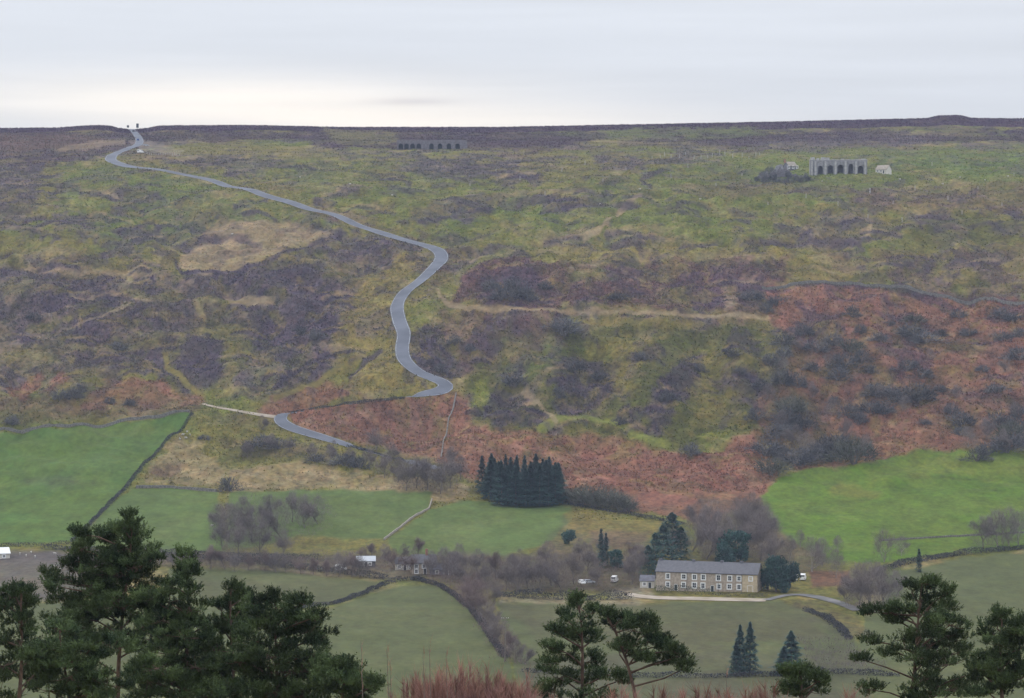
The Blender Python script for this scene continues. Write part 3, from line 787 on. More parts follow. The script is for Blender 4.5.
# knee-high growth: heather, dead bracken and tussock grass standing on the ground, each in the colour of its own patch
vrng = np.random.RandomState(77)
def tussocks(name, y0, y1, n, size, pal):
    r0, r1 = np.searchsorted(rows, [y0, y1]); c0, c1 = np.searchsorted(ts, [-0.2, 0.2])
    wgt = np.where(ROUGH[r0:r1, c0:c1] > .8, ROUGH[r0:r1, c0:c1], 0.0) * (Yy[r0:r1, c0:c1] / 1500.)
    near = np.min([np.abs(Cc[r0:r1, c0:c1] - PAL[p_]).sum(-1) for p_ in pal], axis=0)
    wgt = wgt * np.exp(-(near / .035) ** 2)
    for C_ in (ROADC, SPURC, LANEC, LANE2): pass
    wgt = wgt.ravel() + 1e-9
    k = vrng.choice(len(wgt), n, p=wgt / wgt.sum()); ii, jj = np.unravel_index(k, (r1 - r0, c1 - c0)); ii += r0; jj += c0
    x = Xx[ii, jj] + vrng.uniform(-.6, .6, n); y = Yy[ii, jj] + vrng.uniform(-1.4, 1.4, n)
    clear = np.ones(n, bool)
    R_ = np.concatenate([ROADC, SPURC, LANEC, LANE2])
    for (qx, qy, qw) in R_[::2]: clear &= np.hypot(x - qx, y - qy) > qw / 2 + .7
    x, y, ii, jj = x[clear], y[clear], ii[clear], jj[clear]; n = len(x)
    h = size * vrng.uniform(.45, 1.25, n); a = vrng.uniform(0, 3.14, n); w_ = h * vrng.uniform(.5, 1.0, n)
    z = H(x, y)
    p = np.stack([x, y, z - .1], 1); dx = np.stack([np.cos(a) * w_, np.sin(a) * w_, 0 * a], 1)
    top = np.stack([x + vrng.normal(size=n) * .15, y + vrng.normal(size=n) * .15, z + h], 1)
    T = np.stack([p - dx, p + dx, top], 1)
    col = Cc[ii, jj] * vrng.uniform(1.0, 2.1, n)[:, None] * vrng.uniform(.9, 1.1, (n, 3))
    m_ = tri_mesh(name, T, veg_m)
    at_ = m_.attributes.new('tint', 'FLOAT_COLOR', 'FACE')
    at_.data.foreach_set('color', np.concatenate([col, np.ones((n, 1))], 1).astype(np.float32).ravel())
    tag(obj(name, m_), kind='stuff')
veg_m = bpy.data.materials.new('moor_growth'); veg_m.use_nodes = True
_b = veg_m.node_tree.nodes['Principled BSDF']; _b.inputs['Roughness'].default_value = .95; _b.inputs['Specular IOR Level'].default_value = .1
_a = veg_m.node_tree.nodes.new('ShaderNodeAttribute'); _a.attribute_name = 'tint'
veg_m.node_tree.links.new(_a.outputs['Color'], _b.inputs['Base Color'])
tussocks('heather', 1300, 2396, 100000, .75, ('HEATH', 'HEATHD', 'WINE', 'MOOR'))
tussocks('bracken', 1240, 2100, 60000, .8, ('BRACK', 'BRACKD', 'BRACKR'))
tussocks('rough_grass', 1180, 2300, 90000, .6, ('GRASS', 'YELL', 'OLIVED', 'STRAW', 'GREEN', 'LIME'))

# ------------------------------------------------------------------ leafy and woody growth
def rand_dirs(n, rng):
    v = rng.normal(size=(n, 3)); return v / np.linalg.norm(v, axis=1)[:, None]

def leaf_tris(C, size, rng, up=0.0):
    """one leaf-sized triangle at each centre"""
    n = len(C); a = rand_dirs(n, rng); a[:, 2] += up; a /= np.linalg.norm(a, axis=1)[:, None]
    b = np.cross(a, rand_dirs(n, rng)); b /= np.maximum(np.linalg.norm(b, axis=1), 1e-6)[:, None]
    s = (size * rng.uniform(0.6, 1.4, n))[:, None]
    return np.stack([C + a * s, C - a * s * .5 + b * s * .6, C - a * s * .5 - b * s * .6], 1)

def blob_pts(n, rng, lobes):
    """points near the skin of a cluster of lobes (x,y,z,rx,ry,rz)"""
    Ls = np.array(lobes); w = Ls[:, 3] * Ls[:, 5]; k = rng.choice(len(Ls), n, p=w / w.sum())
    d = rand_dirs(n, rng); r = rng.uniform(0.35, 1.0, n) ** 0.5 * (1 + 0.12 * rng.normal(size=n))
    return Ls[k, :3] + d * r[:, None] * Ls[k, 3:]

def sliver(p0, p1, w, rng):
    d = p1 - p0; n = np.cross(d, rand_dirs(len(d), rng)); n /= np.maximum(np.linalg.norm(n, axis=1), 1e-6)[:, None]
    w = np.asarray(w).reshape(-1, 1) if np.ndim(w) else w
    return np.stack([p0 + n * w, p0 - n * w, p1], 1)

# bushes 4 m across, 3.4 m tall at scale one
def make_bush(seed, name, m, n=200, leaf=0.14):
    rng = np.random.RandomState(seed)
    root = empty(name)
    lob = [(0, 0, 1.5, 1.4, 1.4, 1.4)]
    for k in range(9):
        a = rng.uniform(0, 6.28); r = rng.uniform(0.5, 1.7)
        lob.append((r * math.cos(a), r * math.sin(a), rng.uniform(0.4, 2.7 - .7 * r), rng.uniform(.35, .9), rng.uniform(.35, .9), rng.uniform(.35, .8)))
    p = blob_pts(n, rng, lob); p[:, 2] = np.abs(p[:, 2]) + 0.05
    q_ = blob_pts(560, rng, lob); q_[:, 2] = np.abs(q_[:, 2]) * .9
    d = q_ - np.array([0, 0, -.6]); d /= np.linalg.norm(d, axis=1)[:, None]; d = d + rng.normal(size=d.shape) * .4
    tw = sliver(q_, q_ + d * rng.uniform(.3, 1.0, 560)[:, None], .040, rng)
    obj('foliage', tri_mesh('foliage', np.concatenate([leaf_tris(p, leaf, rng), tw]), m), root)
    mb = MB()
    for k in range(5):
        a = rng.uniform(0, 6.28); e = Vector((math.cos(a) * .9, math.sin(a) * .9, rng.uniform(1.2, 2.2)))
        mb.tube([(0, 0, -0.3), e * 0.5 + Vector((0, 0, .1)), e], [0.13, 0.08, 0.03], 5)
    mb.build('stem', M['bark'], root)
    return root
bush_protos = [make_bush(s, 'thorn_bush', M['bush']) for s in (1, 2, 3)]
pale_protos = [make_bush(s, 'sallow_bush', M['bush_pale']) for s in (4, 5)]

# bare trees 10 m tall at scale one
def make_bare(seed, name, twm, spread=1.0, ntw=1500, barkm='bark'):
    rng = np.random.RandomState(seed); rnd = random.Random(seed)
    root = empty(name)
    mb = MB(); tips = []
    def grow(p, d, length, r, lev):
        steps = 3; pts = [p]; rads = [r]; q = p.copy(); dd = d.copy()
        for i in range(steps):
            dd = (dd + Vector((rnd.uniform(-.22, .22), rnd.uniform(-.22, .22), rnd.uniform(-.03, .13)))).normalized()
            q = q + dd * (length / steps); pts.append(q.copy()); rads.append(r * (1 - 0.55 * (i + 1) / steps))
        mb.tube(pts, rads, 5 if lev < 2 else 3)
        if lev >= 2:
            for k in range(1, len(pts)): tips.append((pts[k].copy(), dd.copy()))
        if lev >= 4: return
        nb = 4 if lev == 0 else 3
        for k in range(nb):
            ang = rnd.uniform(0, 6.28); t = rnd.uniform(0.35, 1.0) if k else 1.0
            base = pts[0].lerp(pts[-1], t)
            tilt = rnd.uniform(.45, 1.0) * (0.4 if k == 0 else 1) * spread
            side = Vector((math.cos(ang), math.sin(ang), 0))
            nd = (dd * math.cos(tilt) + side * math.sin(tilt)).normalized()
            grow(base, nd, length * rnd.uniform(.62, .78), r * rnd.uniform(.42, .55), lev + 1)
    grow(Vector((0, 0, -0.4)), Vector((0, 0, 1)), 3.0, 0.17, 0)
    mb.build('trunk', M[barkm], root)
    tp = np.array([t[0] for t in tips]); td = np.array([t[1] for t in tips])
    ntw = int(ntw * 1.5); k = rng.choice(len(tp), ntw)
    d = td[k] * .8 + rng.normal(size=(ntw, 3)) * .8 + np.array([0, 0, .15]); d /= np.linalg.norm(d, axis=1)[:, None]
    L_ = rng.uniform(.5, 1.5, ntw)[:, None]
    p0 = tp[k] + rng.normal(size=(ntw, 3)) * .28
    T = sliver(p0, p0 + d * L_, 0.020, rng)
    m_ = 1100; th = rng.uniform(0, 6.28, m_); zz = rng.uniform(.04, .95, m_) ** .9
    rr = 3.0 * spread * np.sqrt(rng.uniform(0, 1, m_)) * np.clip(np.sin(np.pi * (zz * .75 + .2)), .2, 1)
    q0 = np.stack([rr * np.cos(th), rr * np.sin(th), zz * 8.6], 1)
    dq = np.stack([np.cos(th) * .3, np.sin(th) * .3, np.ones(m_)], 1) + rng.normal(size=(m_, 3)) * .35; dq /= np.linalg.norm(dq, axis=1)[:, None]
    T = np.concatenate([T, sliver(q0, q0 + dq * rng.uniform(.6, 1.8, m_)[:, None], .018, rng)])
    obj('crown', tri_mesh('twigs', T, twm), root)
    return root
bare_protos = [make_bare(s, 'bare_tree', M['twig'], sp) for s, sp in ((21, 1.0), (22, .8), (23, 1.15), (24, .9))]
red_protos = [make_bare(s, 'bare_alder', M['twig_red'], sp, 1700) for s, sp in ((31, .8), (32, 1.0), (33, .7))]
pale_tree_protos = [make_bare(s, 'bare_ash', M['twig'], sp, 650, 'palebark') for s, sp in ((41, 1.0), (42, 1.2))]

# conifers 18 m tall at scale one
def make_conifer(seed, name='spruce', width=3.0, n=2000, h=18.0, start=0.04, pw=0.8):
    rng = np.random.RandomState(seed); root = empty(name)
    t = 1 - rng.uniform(0, 1, n) ** 0.75
    t = start + (1 - start) * (1 - t)
    t = np.clip(t, start, 1)
    rad = 1.3 * width * (1 - t) ** pw * (0.75 + 0.25 * np.sin(t * 46 + rng.uniform(0, 6)))
    a = rng.uniform(0, 2 * math.pi, n)
    lob = 1 + 0.22 * np.sin(a * 3 + t * 9 + seed) + 0.1 * rng.normal(size=n)
    rr = rad * lob * rng.uniform(.62, 1, n) ** 0.5
    p = np.stack([rr * np.cos(a), rr * np.sin(a), t * h - 0.12 * rr + 0.1], 1)
    out = np.stack([np.cos(a), np.sin(a), -0.25 + 0.5 * t], 1); out /= np.linalg.norm(out, axis=1)[:, None]
    ln = rng.uniform(.5, 1.1, n)[:, None] * (0.55 + 0.6 * (1 - t))[:, None]
    sd = np.cross(out, [0, 0, 1]); w = 0.26 * rng.uniform(.6, 1.4, n)[:, None]
    drop = np.array([0, 0, -.12])
    T = np.stack([p + out * ln + drop, p - out * .2 + sd * w, p - out * .2 - sd * w], 1)
    T2 = leaf_tris(p[:n // 2] * np.array([.8, .8, 1]), 0.34, rng)
    obj('crown', tri_mesh('needles', np.concatenate([T, T2]), M['conifer']), root)
    MB().tube([(0, 0, -.5), (0, 0, h * .5), (0, 0, h * .99)], [.26, .16, .03], 6).build('trunk', M['bark'], root)
    return root
con_protos = [make_conifer(s, 'spruce', w) for s, w in ((51, 3.0), (52, 2.6), (53, 3.3))]
def make_round(seed):
    rng = np.random.RandomState(seed); root = empty('holm_oak')
    lob = [(0, 0, 4.5, 3.2, 3.2, 3.2)]
    for k in range(16):
        a = rng.uniform(0, 6.28); r = rng.uniform(.8, 3.0); z = rng.uniform(1.2, 8.6 - r)
        lob.append((r * math.cos(a), r * math.sin(a), z, rng.uniform(1, 1.9), rng.uniform(1, 1.9), rng.uniform(.8, 1.5)))
    p = blob_pts(2600, rng, lob); p[:, 2] = np.maximum(p[:, 2], .1)
    obj('crown', tri_mesh('leaves', leaf_tris(p, .33, rng, .3), M['conifer']), root)
    MB().tube([(0, 0, -.5), (0, 0, 3), (0, .2, 7)], [.3, .22, .06], 6).build('trunk', M['bark'], root)
    return root
round_protos = [make_round(s) for s in (71, 72)]
thin_con = make_conifer(54, 'cypress', 1.5, 1100, 18, .05, .45)
pine_far = make_conifer(55, 'fir', 4.6, 1700, 18, .1, .6)

def scatter(protos, spots, text, cat, group, seed=0, hh=10.0, ww=None, sq=(0.85, 1.2)):
    """spots: (u, v_base, height_px[, width factor]) -> one tree or bush each"""
    rnd = random.Random(seed); items = []
    for s in spots:
        u, v, hp = s[:3]; wf = s[3] if len(s) > 3 else 1.0
        p = P(u, v, -0.25)
        k = hp * px(p.y) / hh * (1.2 if hh == 3.4 else 1.0); wf *= 1.3 if hh == 3.4 else 1.0
        pr = rnd.choice(protos)
        o = place(pr, p, rnd.uniform(0, 6.28), (k * wf * rnd.uniform(*sq), k * wf * rnd.uniform(*sq), k))
        tag(o, 'x', cat, group); items.append((u, o))
    rank_left(items, text)
    return items

# bushes on the right bracken field, three bands
B3 = [(852, 317, 12), (861, 334, 11), (880, 342, 10, 1.3), (911, 337, 13, 1.7), (926, 343, 11, 1.8), (1001, 318, 11, 1.4), (1014, 322, 10, 1.3), (969, 336, 8, 1.7), (959, 318, 9, 1.3), (1001, 341, 11), (1018, 337, 10, 1.2), (802, 336, 13), (817, 352, 13, 1.4), (833, 346, 13), (783, 345, 12), (940, 336, 8, 1.2), (890, 326, 7)]
scatter(bush_protos, B3, 'dark leafless bush on the upper third of the right-hand bracken slope, {o}', 'bush', 'bushes on the upper bracken slope', 3, 3.4)
B4 = [(845, 368, 16, 1.2), (838, 380, 14, 1.3), (862, 362, 13), (908, 370, 11, 1.4), (922, 378, 10, 1.4), (1020, 360, 14, 1.3), (761, 390, 12), (782, 384, 16), (798, 388, 16), (983, 372, 8), (996, 393, 10, 1.8), (878, 396, 14, 1.4), (900, 402, 16, 1.4), (918, 402, 20, 1.1), (870, 373, 9), (812, 372, 11), (940, 392, 8, 1.3)]
scatter(bush_protos, B4, 'dark leafless bush on the middle of the right-hand bracken slope, {o}', 'bush', 'bushes on the middle bracken slope', 4, 3.4)
B5 = [(870, 413, 13, 1.5), (883, 414, 13, 1.2), (849, 418, 15), (860, 424, 12), (833, 404, 9), (951, 415, 13), (961, 426, 15, 1.2), (961, 436, 10), (758, 420, 14), (787, 426, 18), (777, 438, 16, 1.2), (801, 430, 16), (999, 428, 17, 1.2), (1015, 433, 18), (1018, 418, 13), (798, 465, 17, 1.4), (813, 462, 19, 1.2), (826, 456, 20), (838, 452, 19), (977, 461, 14), (988, 455, 13, 1.2), (1006, 452, 17, 1.3), (766, 456, 16, 1.4), (780, 458, 15), (691, 456, 13), (925, 425, 7, 1.4), (1021, 447, 15)]
scatter(bush_protos, B5, 'dark leafless bush along the foot of the right-hand bracken slope, {o}', 'bush', 'bushes at the foot of the bracken slope', 5, 3.4)
scatter(pale_protos, [(854, 464, 28, .95), (770, 475, 18, 1.2), (790, 415, 20, 1.1), (850, 352, 14, 1.3), (915, 322, 9, 1.8), (1010, 440, 20), (865, 452, 14)], 'grey-green sallow bush among darker bushes on the bracken slope, {o}', 'bush', 'pale bushes on the bracken slope', 6, 3.4)
B6 = [(564, 335, 17, 1.4), (515, 386, 14, 1.2), (500, 300, 16), (514, 296, 20), (527, 300, 15), (575, 372, 12), (700, 372, 10), (600, 380, 9, 1.4), (740, 375, 9), (730, 356, 9, 1.5), (490, 290, 11), (455, 345, 11), (440, 372, 10), (640, 360, 9), (560, 398, 12), (668, 402, 12), (620, 425, 9), (750, 300, 11, 1.3), (765, 312, 10), (776, 306, 12), (620, 300, 8, 1.6), (545, 290, 10), (470, 352, 9), (770, 365, 13), (784, 358, 12)]
scatter(bush_protos, B6, 'dark scrub bush on the crags between road and bracken field, {o}', 'bush', 'scrub bushes on the crags', 7, 3.4)
B7 = [(230, 491, 15), (262, 446, 12, 1.6), (278, 448, 11, 1.5), (250, 450, 10, 1.3), (120, 350, 9, 1.4), (60, 400, 12), (74, 398, 11), (110, 404, 8), (130, 406, 8), (35, 320, 8, 1.5), (82, 392, 10), (315, 462, 9, 1.5), (345, 466, 13, 1.3), (360, 468, 12), (12, 425, 10), (300, 335, 10), (316, 340, 11), (205, 440, 6, 1.4)]
scatter(bush_protos, B7, 'dark scrub bush below the left heather bank, {o}', 'bush', 'scrub bushes on the left slope', 8, 3.4)
B8 = [(572, 503, 16), (583, 505, 20), (595, 507, 22), (607, 508, 20), (618, 510, 18), (628, 511, 14), (563, 498, 10)]
scatter(pale_protos, B8, 'grey-green bush in the row right of the dark spruce block, {o}', 'bush', 'bushes beside the spruce block', 9, 3.4)

# bare trees
T1 = [(406, 491, 36), (440, 494, 42), (425, 476, 20), (376, 452, 28), (392, 462, 24), (334, 455, 18), (262, 430, 18), (452, 470, 28)]
scatter(bare_protos, T1, 'bare tree standing by the lower bends of the road, {o}', 'tree', 'bare trees by the lower road', 10)
T2 = [(218, 532, 34), (230, 538, 42), (243, 528, 38), (252, 542, 44), (268, 530, 42), (281, 538, 44), (293, 522, 36), (305, 528, 40), (318, 524, 34), (260, 555, 44), (238, 556, 40), (283, 556, 30), (222, 548, 30)]
scatter(bare_protos, T2, 'bare purplish tree in the copse between the left fields, {o}', 'tree', 'bare trees in the left copse', 11)
T3 = [(150 + i * 12.5 + random.uniform(-3, 3), 566 + i * 0.75 + random.uniform(-2, 1), random.uniform(17, 30)) for i in range(18)]
scatter(red_protos + bare_protos[:2], T3, 'bare tree in the hedgerow behind the pale lower-left field, {o}', 'tree', 'bare trees in the left valley hedgerow', 12)
T4 = [(372, 558, 18), (362, 560, 16), (384, 562, 22), (394, 570, 26), (404, 560, 20), (412, 574, 30), (418, 556, 22), (431, 577, 32), (445, 575, 34), (452, 582, 36), (459, 572, 34), (470, 588, 38), (478, 574, 30), (486, 590, 36), (496, 580, 34), (466, 604, 34), (480, 618, 38), (490, 634, 38), (476, 598, 30), (500, 646, 36), (508, 656, 30), (516, 662, 28), (494, 606, 30), (524, 664, 24)]
scatter(red_protos + bare_protos, T4, 'bare riverside tree in the belt curving down past the farm, {o}', 'tree', 'bare trees along the river', 13)
T5 = [(506, 590, 34), (516, 592, 40), (528, 588, 38), (540, 592, 42), (552, 586, 40), (562, 590, 36), (574, 584, 38), (588, 572, 34), (596, 586, 30), (632, 584, 34), (640, 578, 40), (580, 560, 26), (628, 560, 22), (548, 566, 30), (604, 556, 24), (520, 572, 28)]
scatter(bare_protos + red_protos[:1], T5, 'bare brownish tree in the wood left of the stone terrace, {o}', 'tree', 'bare trees left of the terrace', 14)
T6 = [(692, 552, 42), (706, 560, 50), (714, 540, 48), (722, 556, 54), (738, 535, 44), (748, 552, 52), (760, 560, 56), (752, 525, 38), (772, 566, 38), (700, 528, 34), (676, 556, 36), (765, 540, 40)]
scatter(bare_protos, T6, 'tall bare tree on the slope behind the stone terrace, {o}', 'tree', 'bare trees behind the terrace', 15)
T7 = [(812, 572, 42), (822, 566, 34), (836, 578, 34), (800, 548, 22), (790, 560, 30), (838, 552, 20)]
scatter(pale_tree_protos, T7, 'spindly bare tree beside the lane right of the terrace, {o}', 'tree', 'spindly bare trees by the lane', 16)
T8 = [(858, 608, 54, 1.1), (870, 612, 60, 1.1), (884, 606, 48), (846, 604, 34), (896, 596, 30), (878, 585, 28)]
scatter(bare_protos, T8, 'large bare grey tree in the clump below the hedge, {o}', 'tree', 'large bare trees at the lane bend', 17)
T9 = [(884, 562, 38, 1.1), (902, 556, 24)]
scatter(pale_tree_protos, T9, 'bare tree at the bottom edge of the bright green field, {o}', 'tree', 'bare trees under the bright field', 18)
T10 = [(984, 548, 38, 1.1), (997, 547, 44, 1.1), (1009, 546, 46), (1019, 545, 40)]
scatter(pale_tree_protos + bare_protos[:1], T10, 'bare hedgerow tree in the clump at the far right, {o}', 'tree', 'bare trees at the right edge', 19)

# conifers
SP = [(482, 492, 37, 1.15)]
rnd = random.Random(5)
for r_, (v0, n_, u0, u1, hh_) in enumerate(((491, 10, 491, 550, 33), (497, 11, 489, 557, 37), (502, 10, 492, 560, 39), (506, 8, 500, 556, 40))):
    for i in range(n_):
        u = u0 + (u1 - u0) * i / (n_ - 1) + rnd.uniform(-1.6, 1.6)
        SP.append((u, v0 + rnd.uniform(-1, 1) - 3 * abs((u - 527) / 35.) ** 2, hh_ + rnd.uniform(-4, 4), rnd.uniform(1.0, 1.5)))
scatter(con_protos, SP, 'dark spruce in the dense block below the bracken, {o}', 'tree', 'spruces in the dark block', 21, 18, None, (1.0, 1.35))
scatter([pine_far], [(655, 576, 44, 1.2), (672, 562, 50, 1.5), (648, 578, 34, 1.3), (663, 572, 48, 1.4), (681, 564, 38, 1.4)],
        'dark evergreen tree on the slope beside the stone terrace, {o}', 'tree', 'evergreens by the terrace', 22, 18, None, (.85, 1.1))
scatter([thin_con], [(601, 568, 40, 1.3), (919, 572, 24, 1.6), (606, 566, 34, 1.3)], 'narrow upright cypress standing alone among bare trees, {o}', 'tree', 'narrow cypresses', 23, 18)
scatter(round_protos, [(569, 544, 19, 1.0), (616, 568, 24, .8), (735, 562, 40, 1.0), (724, 566, 28, .9), (776, 592, 46, .85), (768, 590, 32, .8), (790, 588, 34, .9)], 'rounded dark evergreen tree near the stone terrace, {o}', 'tree', 'rounded evergreens near the terrace', 24, 9.5, None, (.9, 1.1))
scatter(con_protos, [(740, 673, 49, 1.5), (750, 672, 51, 1.4), (736, 675, 34, 1.7), (791, 673, 43, 2.1), (784, 675, 30, 2.1)], 'blue-green spruce alone at the bottom of the pale field, {o}', 'tree', 'spruces in the pale lower field', 25, 18, None, (.85, 1.05))

# ------------------------------------------------------------------ hedges and walls
def world_line(pts, step=2.0):
    Q = [P(u, v) for u, v in pts]; out = []
    for a, b_ in zip(Q[:-1], Q[1:]):
        n = max(1, int((Vector((b_.x - a.x, b_.y - a.y, 0))).length / step))
        for j in range(n):
            t = j / n; x = a.x + (b_.x - a.x) * t; y = a.y + (b_.y - a.y) * t
            out.append((x, y))
    out.append((Q[-1].x, Q[-1].y)); return np.array(out)

def hedge(pts, h, w, label, m='hedge', seed=0, dens=14, leaf=0.34):
    L_ = world_line(pts, 1.0); rng = np.random.RandomState(seed + 500)
    n = int(len(L_) * dens * 2.4); leaf *= .72
    k = rng.randint(0, len(L_), n); base = L_[k]
    hv = h * (0.75 + 0.35 * fbm(base[:, 0] / 7., base[:, 1] / 7., seed + 3, 2))
    z = rng.uniform(0, 1, n) ** 0.8 * hv; r = w / 2 * np.sqrt(np.clip(1 - (z / (hv + .1)) ** 3, .1, 1))
    a = rng.uniform(0, 6.28, n)
    x = base[:, 0] + np.cos(a) * r * rng.uniform(.5, 1, n); y = base[:, 1] + np.sin(a) * r * rng.uniform(.5, 1, n)
    C = np.stack([x, y, H(x, y) + z], 1)
    o = obj('hedge', tri_mesh('hedge', leaf_tris(C, leaf, rng), M[m]))
    return tag(o, label, 'hedge')

def wall(pts, h, w, label, m='drystone', name='stone_wall'):
    L_ = world_line(pts, 2.5)
    d = np.gradient(L_, axis=0); d /= np.maximum(np.linalg.norm(d, axis=1), 1e-6)[:, None]
    nrm = np.stack([-d[:, 1], d[:, 0]], 1)
    rng = np.random.RandomState(len(pts) + int(h * 10)); n = len(L_)
    top = h * (1 + 0.12 * rng.normal(size=n))
    V = []; F = []
    for s, zz, wf in ((-1, 0, 1), (-1, 1, .6), (1, 1, .6), (1, 0, 1)):
        q_ = L_ + nrm * (s * w / 2 * wf)
        V.append(np.stack([q_[:, 0], q_[:, 1], H(L_[:, 0], L_[:, 1]) + (top if zz else -0.5)], 1))
    for i in range(n - 1):
        for s in range(3):
            F.append((s * n + i, s * n + i + 1, (s + 1) * n + i + 1, (s + 1) * n + i))
    F.append((0, n, 2 * n, 3 * n)); F.append((4 * n - 1, 3 * n - 1, 2 * n - 1, n - 1))
    o = MB().add(np.concatenate(V), F).build(name, M[m])
    return tag(o, label, 'wall')

hedge([(192, 414), (170, 437), (150, 460), (135, 476), (120, 494), (104, 510), (88, 527), (72, 542)], 1.8, 2.0, 'dark hedge on a wall line between the two left green fields', seed=1)
hedge([(-30, 546), (40, 546.5), (70, 544)], 1.6, 2.0, 'dark low hedge under the bright left field', seed=2)
hedge([(45, 549), (100, 552), (160, 556), (230, 561), (300, 569), (350, 575), (385, 579)], 2.6, 4.0, 'long dark hedge bordering the valley road on the left', seed=3, dens=26)
hedge([(150, 552), (200, 554), (260, 558), (320, 560)], 2.2, 3.0, 'second thinner hedge behind the long valley road hedge', seed=4, dens=18)
hedge([(296, 609), (335, 604), (360, 596), (385, 585), (400, 581), (420, 580)], 1.9, 2.4, 'dark hedge curving between the two pale lower-left fields', seed=5, dens=20)
hedge([(415, 580), (440, 586), (458, 598), (472, 610), (484, 626), (494, 642), (506, 658)], 1.8, 3.0, 'thick dark hedge below the bare riverside trees', seed=6, dens=32)
hedge([(500, 596), (540, 599), (580, 600), (628, 599)], 3.4, 4.0, 'bushy dark hedge along the lane left of the terrace', seed=7, dens=34)
hedge([(657, 592), (690, 594), (712, 595)], 3.2, 2.6, 'green garden hedge in front of the stone terrace', 'hedge_green', seed=8, dens=26, leaf=.25)
hedge([(714, 595), (735, 596), (766, 597)], 1.5, 1.4, 'low dark garden hedge before the right half of the terrace', seed=9, dens=16, leaf=.22)
hedge([(886, 570), (905, 564), (950, 556), (1000, 551), (1060, 546)], 2.6, 4.5, 'dark hedge between bright upper and pale lower right fields', seed=10, dens=30)
hedge([(806, 611), (822, 617), (838, 628), (850, 640)], 2.4, 3.0, 'dark curved hedge below the lane bend', seed=11, dens=22)
hedge([(816, 672), (850, 674), (895, 676)], 2.2, 3.5, 'straight dark hedge low down behind the right pines', seed=12, dens=24)
hedge([(525, 672), (600, 676), (700, 678), (780, 676)], 2.0, 3.0, 'long low hedge at the bottom of the pale middle field', seed=13, dens=18)
hedge([(570, 505), (600, 510), (640, 517), (684, 525)], 1.8, 2.4, 'dark hedge at the lower edge of the middle bracken', seed=14, dens=18)
hedge([(290, 413), (300, 411.8), (325, 408), (350, 404.5), (375, 402), (404, 398.5)], 1.5, 1.6, 'dark rough hedge below the road between its two lower hairpins', seed=15, dens=26)
hedge([(348, 447.5), (368, 452), (386, 457), (404, 462)], 1.5, 1.6, 'dark hedge along the road just above the lower meadows', seed=16, dens=24)
wall([(384, 540), (400, 528), (414, 517), (429, 509), (432, 500)], 0.8, 0.6, 'pale stone wall running up between two green meadows', 'drystone_pale')
wall([(762, 289), (790, 286), (830, 284), (880, 287), (930, 295), (980, 300), (1060, 307)], 1.5, 1.0, 'dark stone wall along the top of the bracken field')
wall([(456, 394), (452, 412), (446, 436), (441, 458)], 0.8, 0.7, 'grey stone wall descending from the hairpin bend')
wall([(136, 488), (170, 487.5), (217, 492)], 1.2, 0.9, 'thin stone wall above the small left meadow')
wall([(880, 541), (950, 537), (1060, 531)], 0.6, 0.6, 'thin stone wall crossing the bright right field')
wall([(-30, 433), (60, 427), (130, 420), (190, 412)], 1.3, 0.9, 'stone wall along the top of the left green field')

def thicket(poly, h, n, label_name, m, seed, green=0.15):
    """tangled leafless scrub nobody could count, filling an outline on the ground"""
    rng = np.random.RandomState(seed); W_ = [P(u, v) for u, v in poly]
    xs = [q.x for q in W_]; ys = [q.y for q in W_]
    X = rng.uniform(min(xs), max(xs), n * 3); Y = rng.uniform(min(ys), max(ys), n * 3)
    k = sd_poly(X, Y, [(q.x, q.y) for q in W_]) + 3 * fbm(X / 8., Y / 8., seed, 2) > 0
    X = X[k][:n]; Y = Y[k][:n]
    hh = h * np.clip(.55 + .7 * fbm(X / 9., Y / 9., seed + 1, 3), .12, 1.3)
    z = rng.uniform(0, 1, len(X)) ** .8 * hh
    C = np.stack([X, Y, H(X, Y) + z], 1)
    d = rng.normal(size=C.shape) * .45 + np.array([0, 0, 1.0]); d /= np.linalg.norm(d, axis=1)[:, None]
    T = sliver(C, C + d * rng.uniform(.5, 1.6, len(C))[:, None], .03, rng)
    g = leaf_tris(C[:int(len(C) * green)], .22, rng)
    o = obj(label_name, tri_mesh(label_name, np.concatenate([T, g]), m)); tag(o, kind='stuff')
thicket([(208, 530), (240, 500), (330, 496), (334, 530), (290, 552), (225, 556)], 5.0, 7000, 'thicket', M['twig'], 801)
thicket([(150, 560), (230, 556), (330, 558), (385, 556), (400, 574), (340, 572), (230, 563), (150, 562)], 4.5, 9000, 'thicket', M['twig'], 802)
thicket([(380, 562), (440, 566), (520, 560), (560, 556), (640, 566), (642, 590), (540, 594), (480, 592), (500, 640), (520, 668), (500, 664), (470, 612), (440, 584)], 4.8, 22000, 'thicket', M['twig_red'], 803)
thicket([(425, 584), (450, 580), (480, 596), (510, 640), (528, 668), (506, 668), (480, 628), (455, 600)], 6.5, 9000, 'thicket', M['twig_red'], 811)
thicket([(690, 530), (760, 505), (785, 545), (800, 580), (760, 560), (700, 556)], 5.5, 9000, 'thicket', M['twig'], 804)
thicket([(835, 590), (900, 570), (905, 600), (870, 618), (845, 606)], 4.5, 3500, 'thicket', M['twig'], 805)
thicket([(800, 640), (850, 640), (890, 672), (815, 676)], 2.5, 3500, 'thicket', M['twig'], 806)
thicket([(560, 500), (632, 502), (640, 512), (570, 506)], 5.0, 2500, 'thicket', M['twig'], 807)
thicket([(385, 470), (400, 455), (450, 465), (452, 490), (400, 490)], 4.0, 3000, 'thicket', M['twig'], 808)
thicket([(800, 470), (760, 440), (780, 400), (870, 395), (860, 440), (880, 452)], 3.2, 9000, 'thicket', M['bush'], 809, .3)
thicket([(240, 445), (290, 440), (370, 462), (360, 472), (300, 460), (250, 456)], 2.4, 3000, 'thicket', M['bush'], 810, .3)

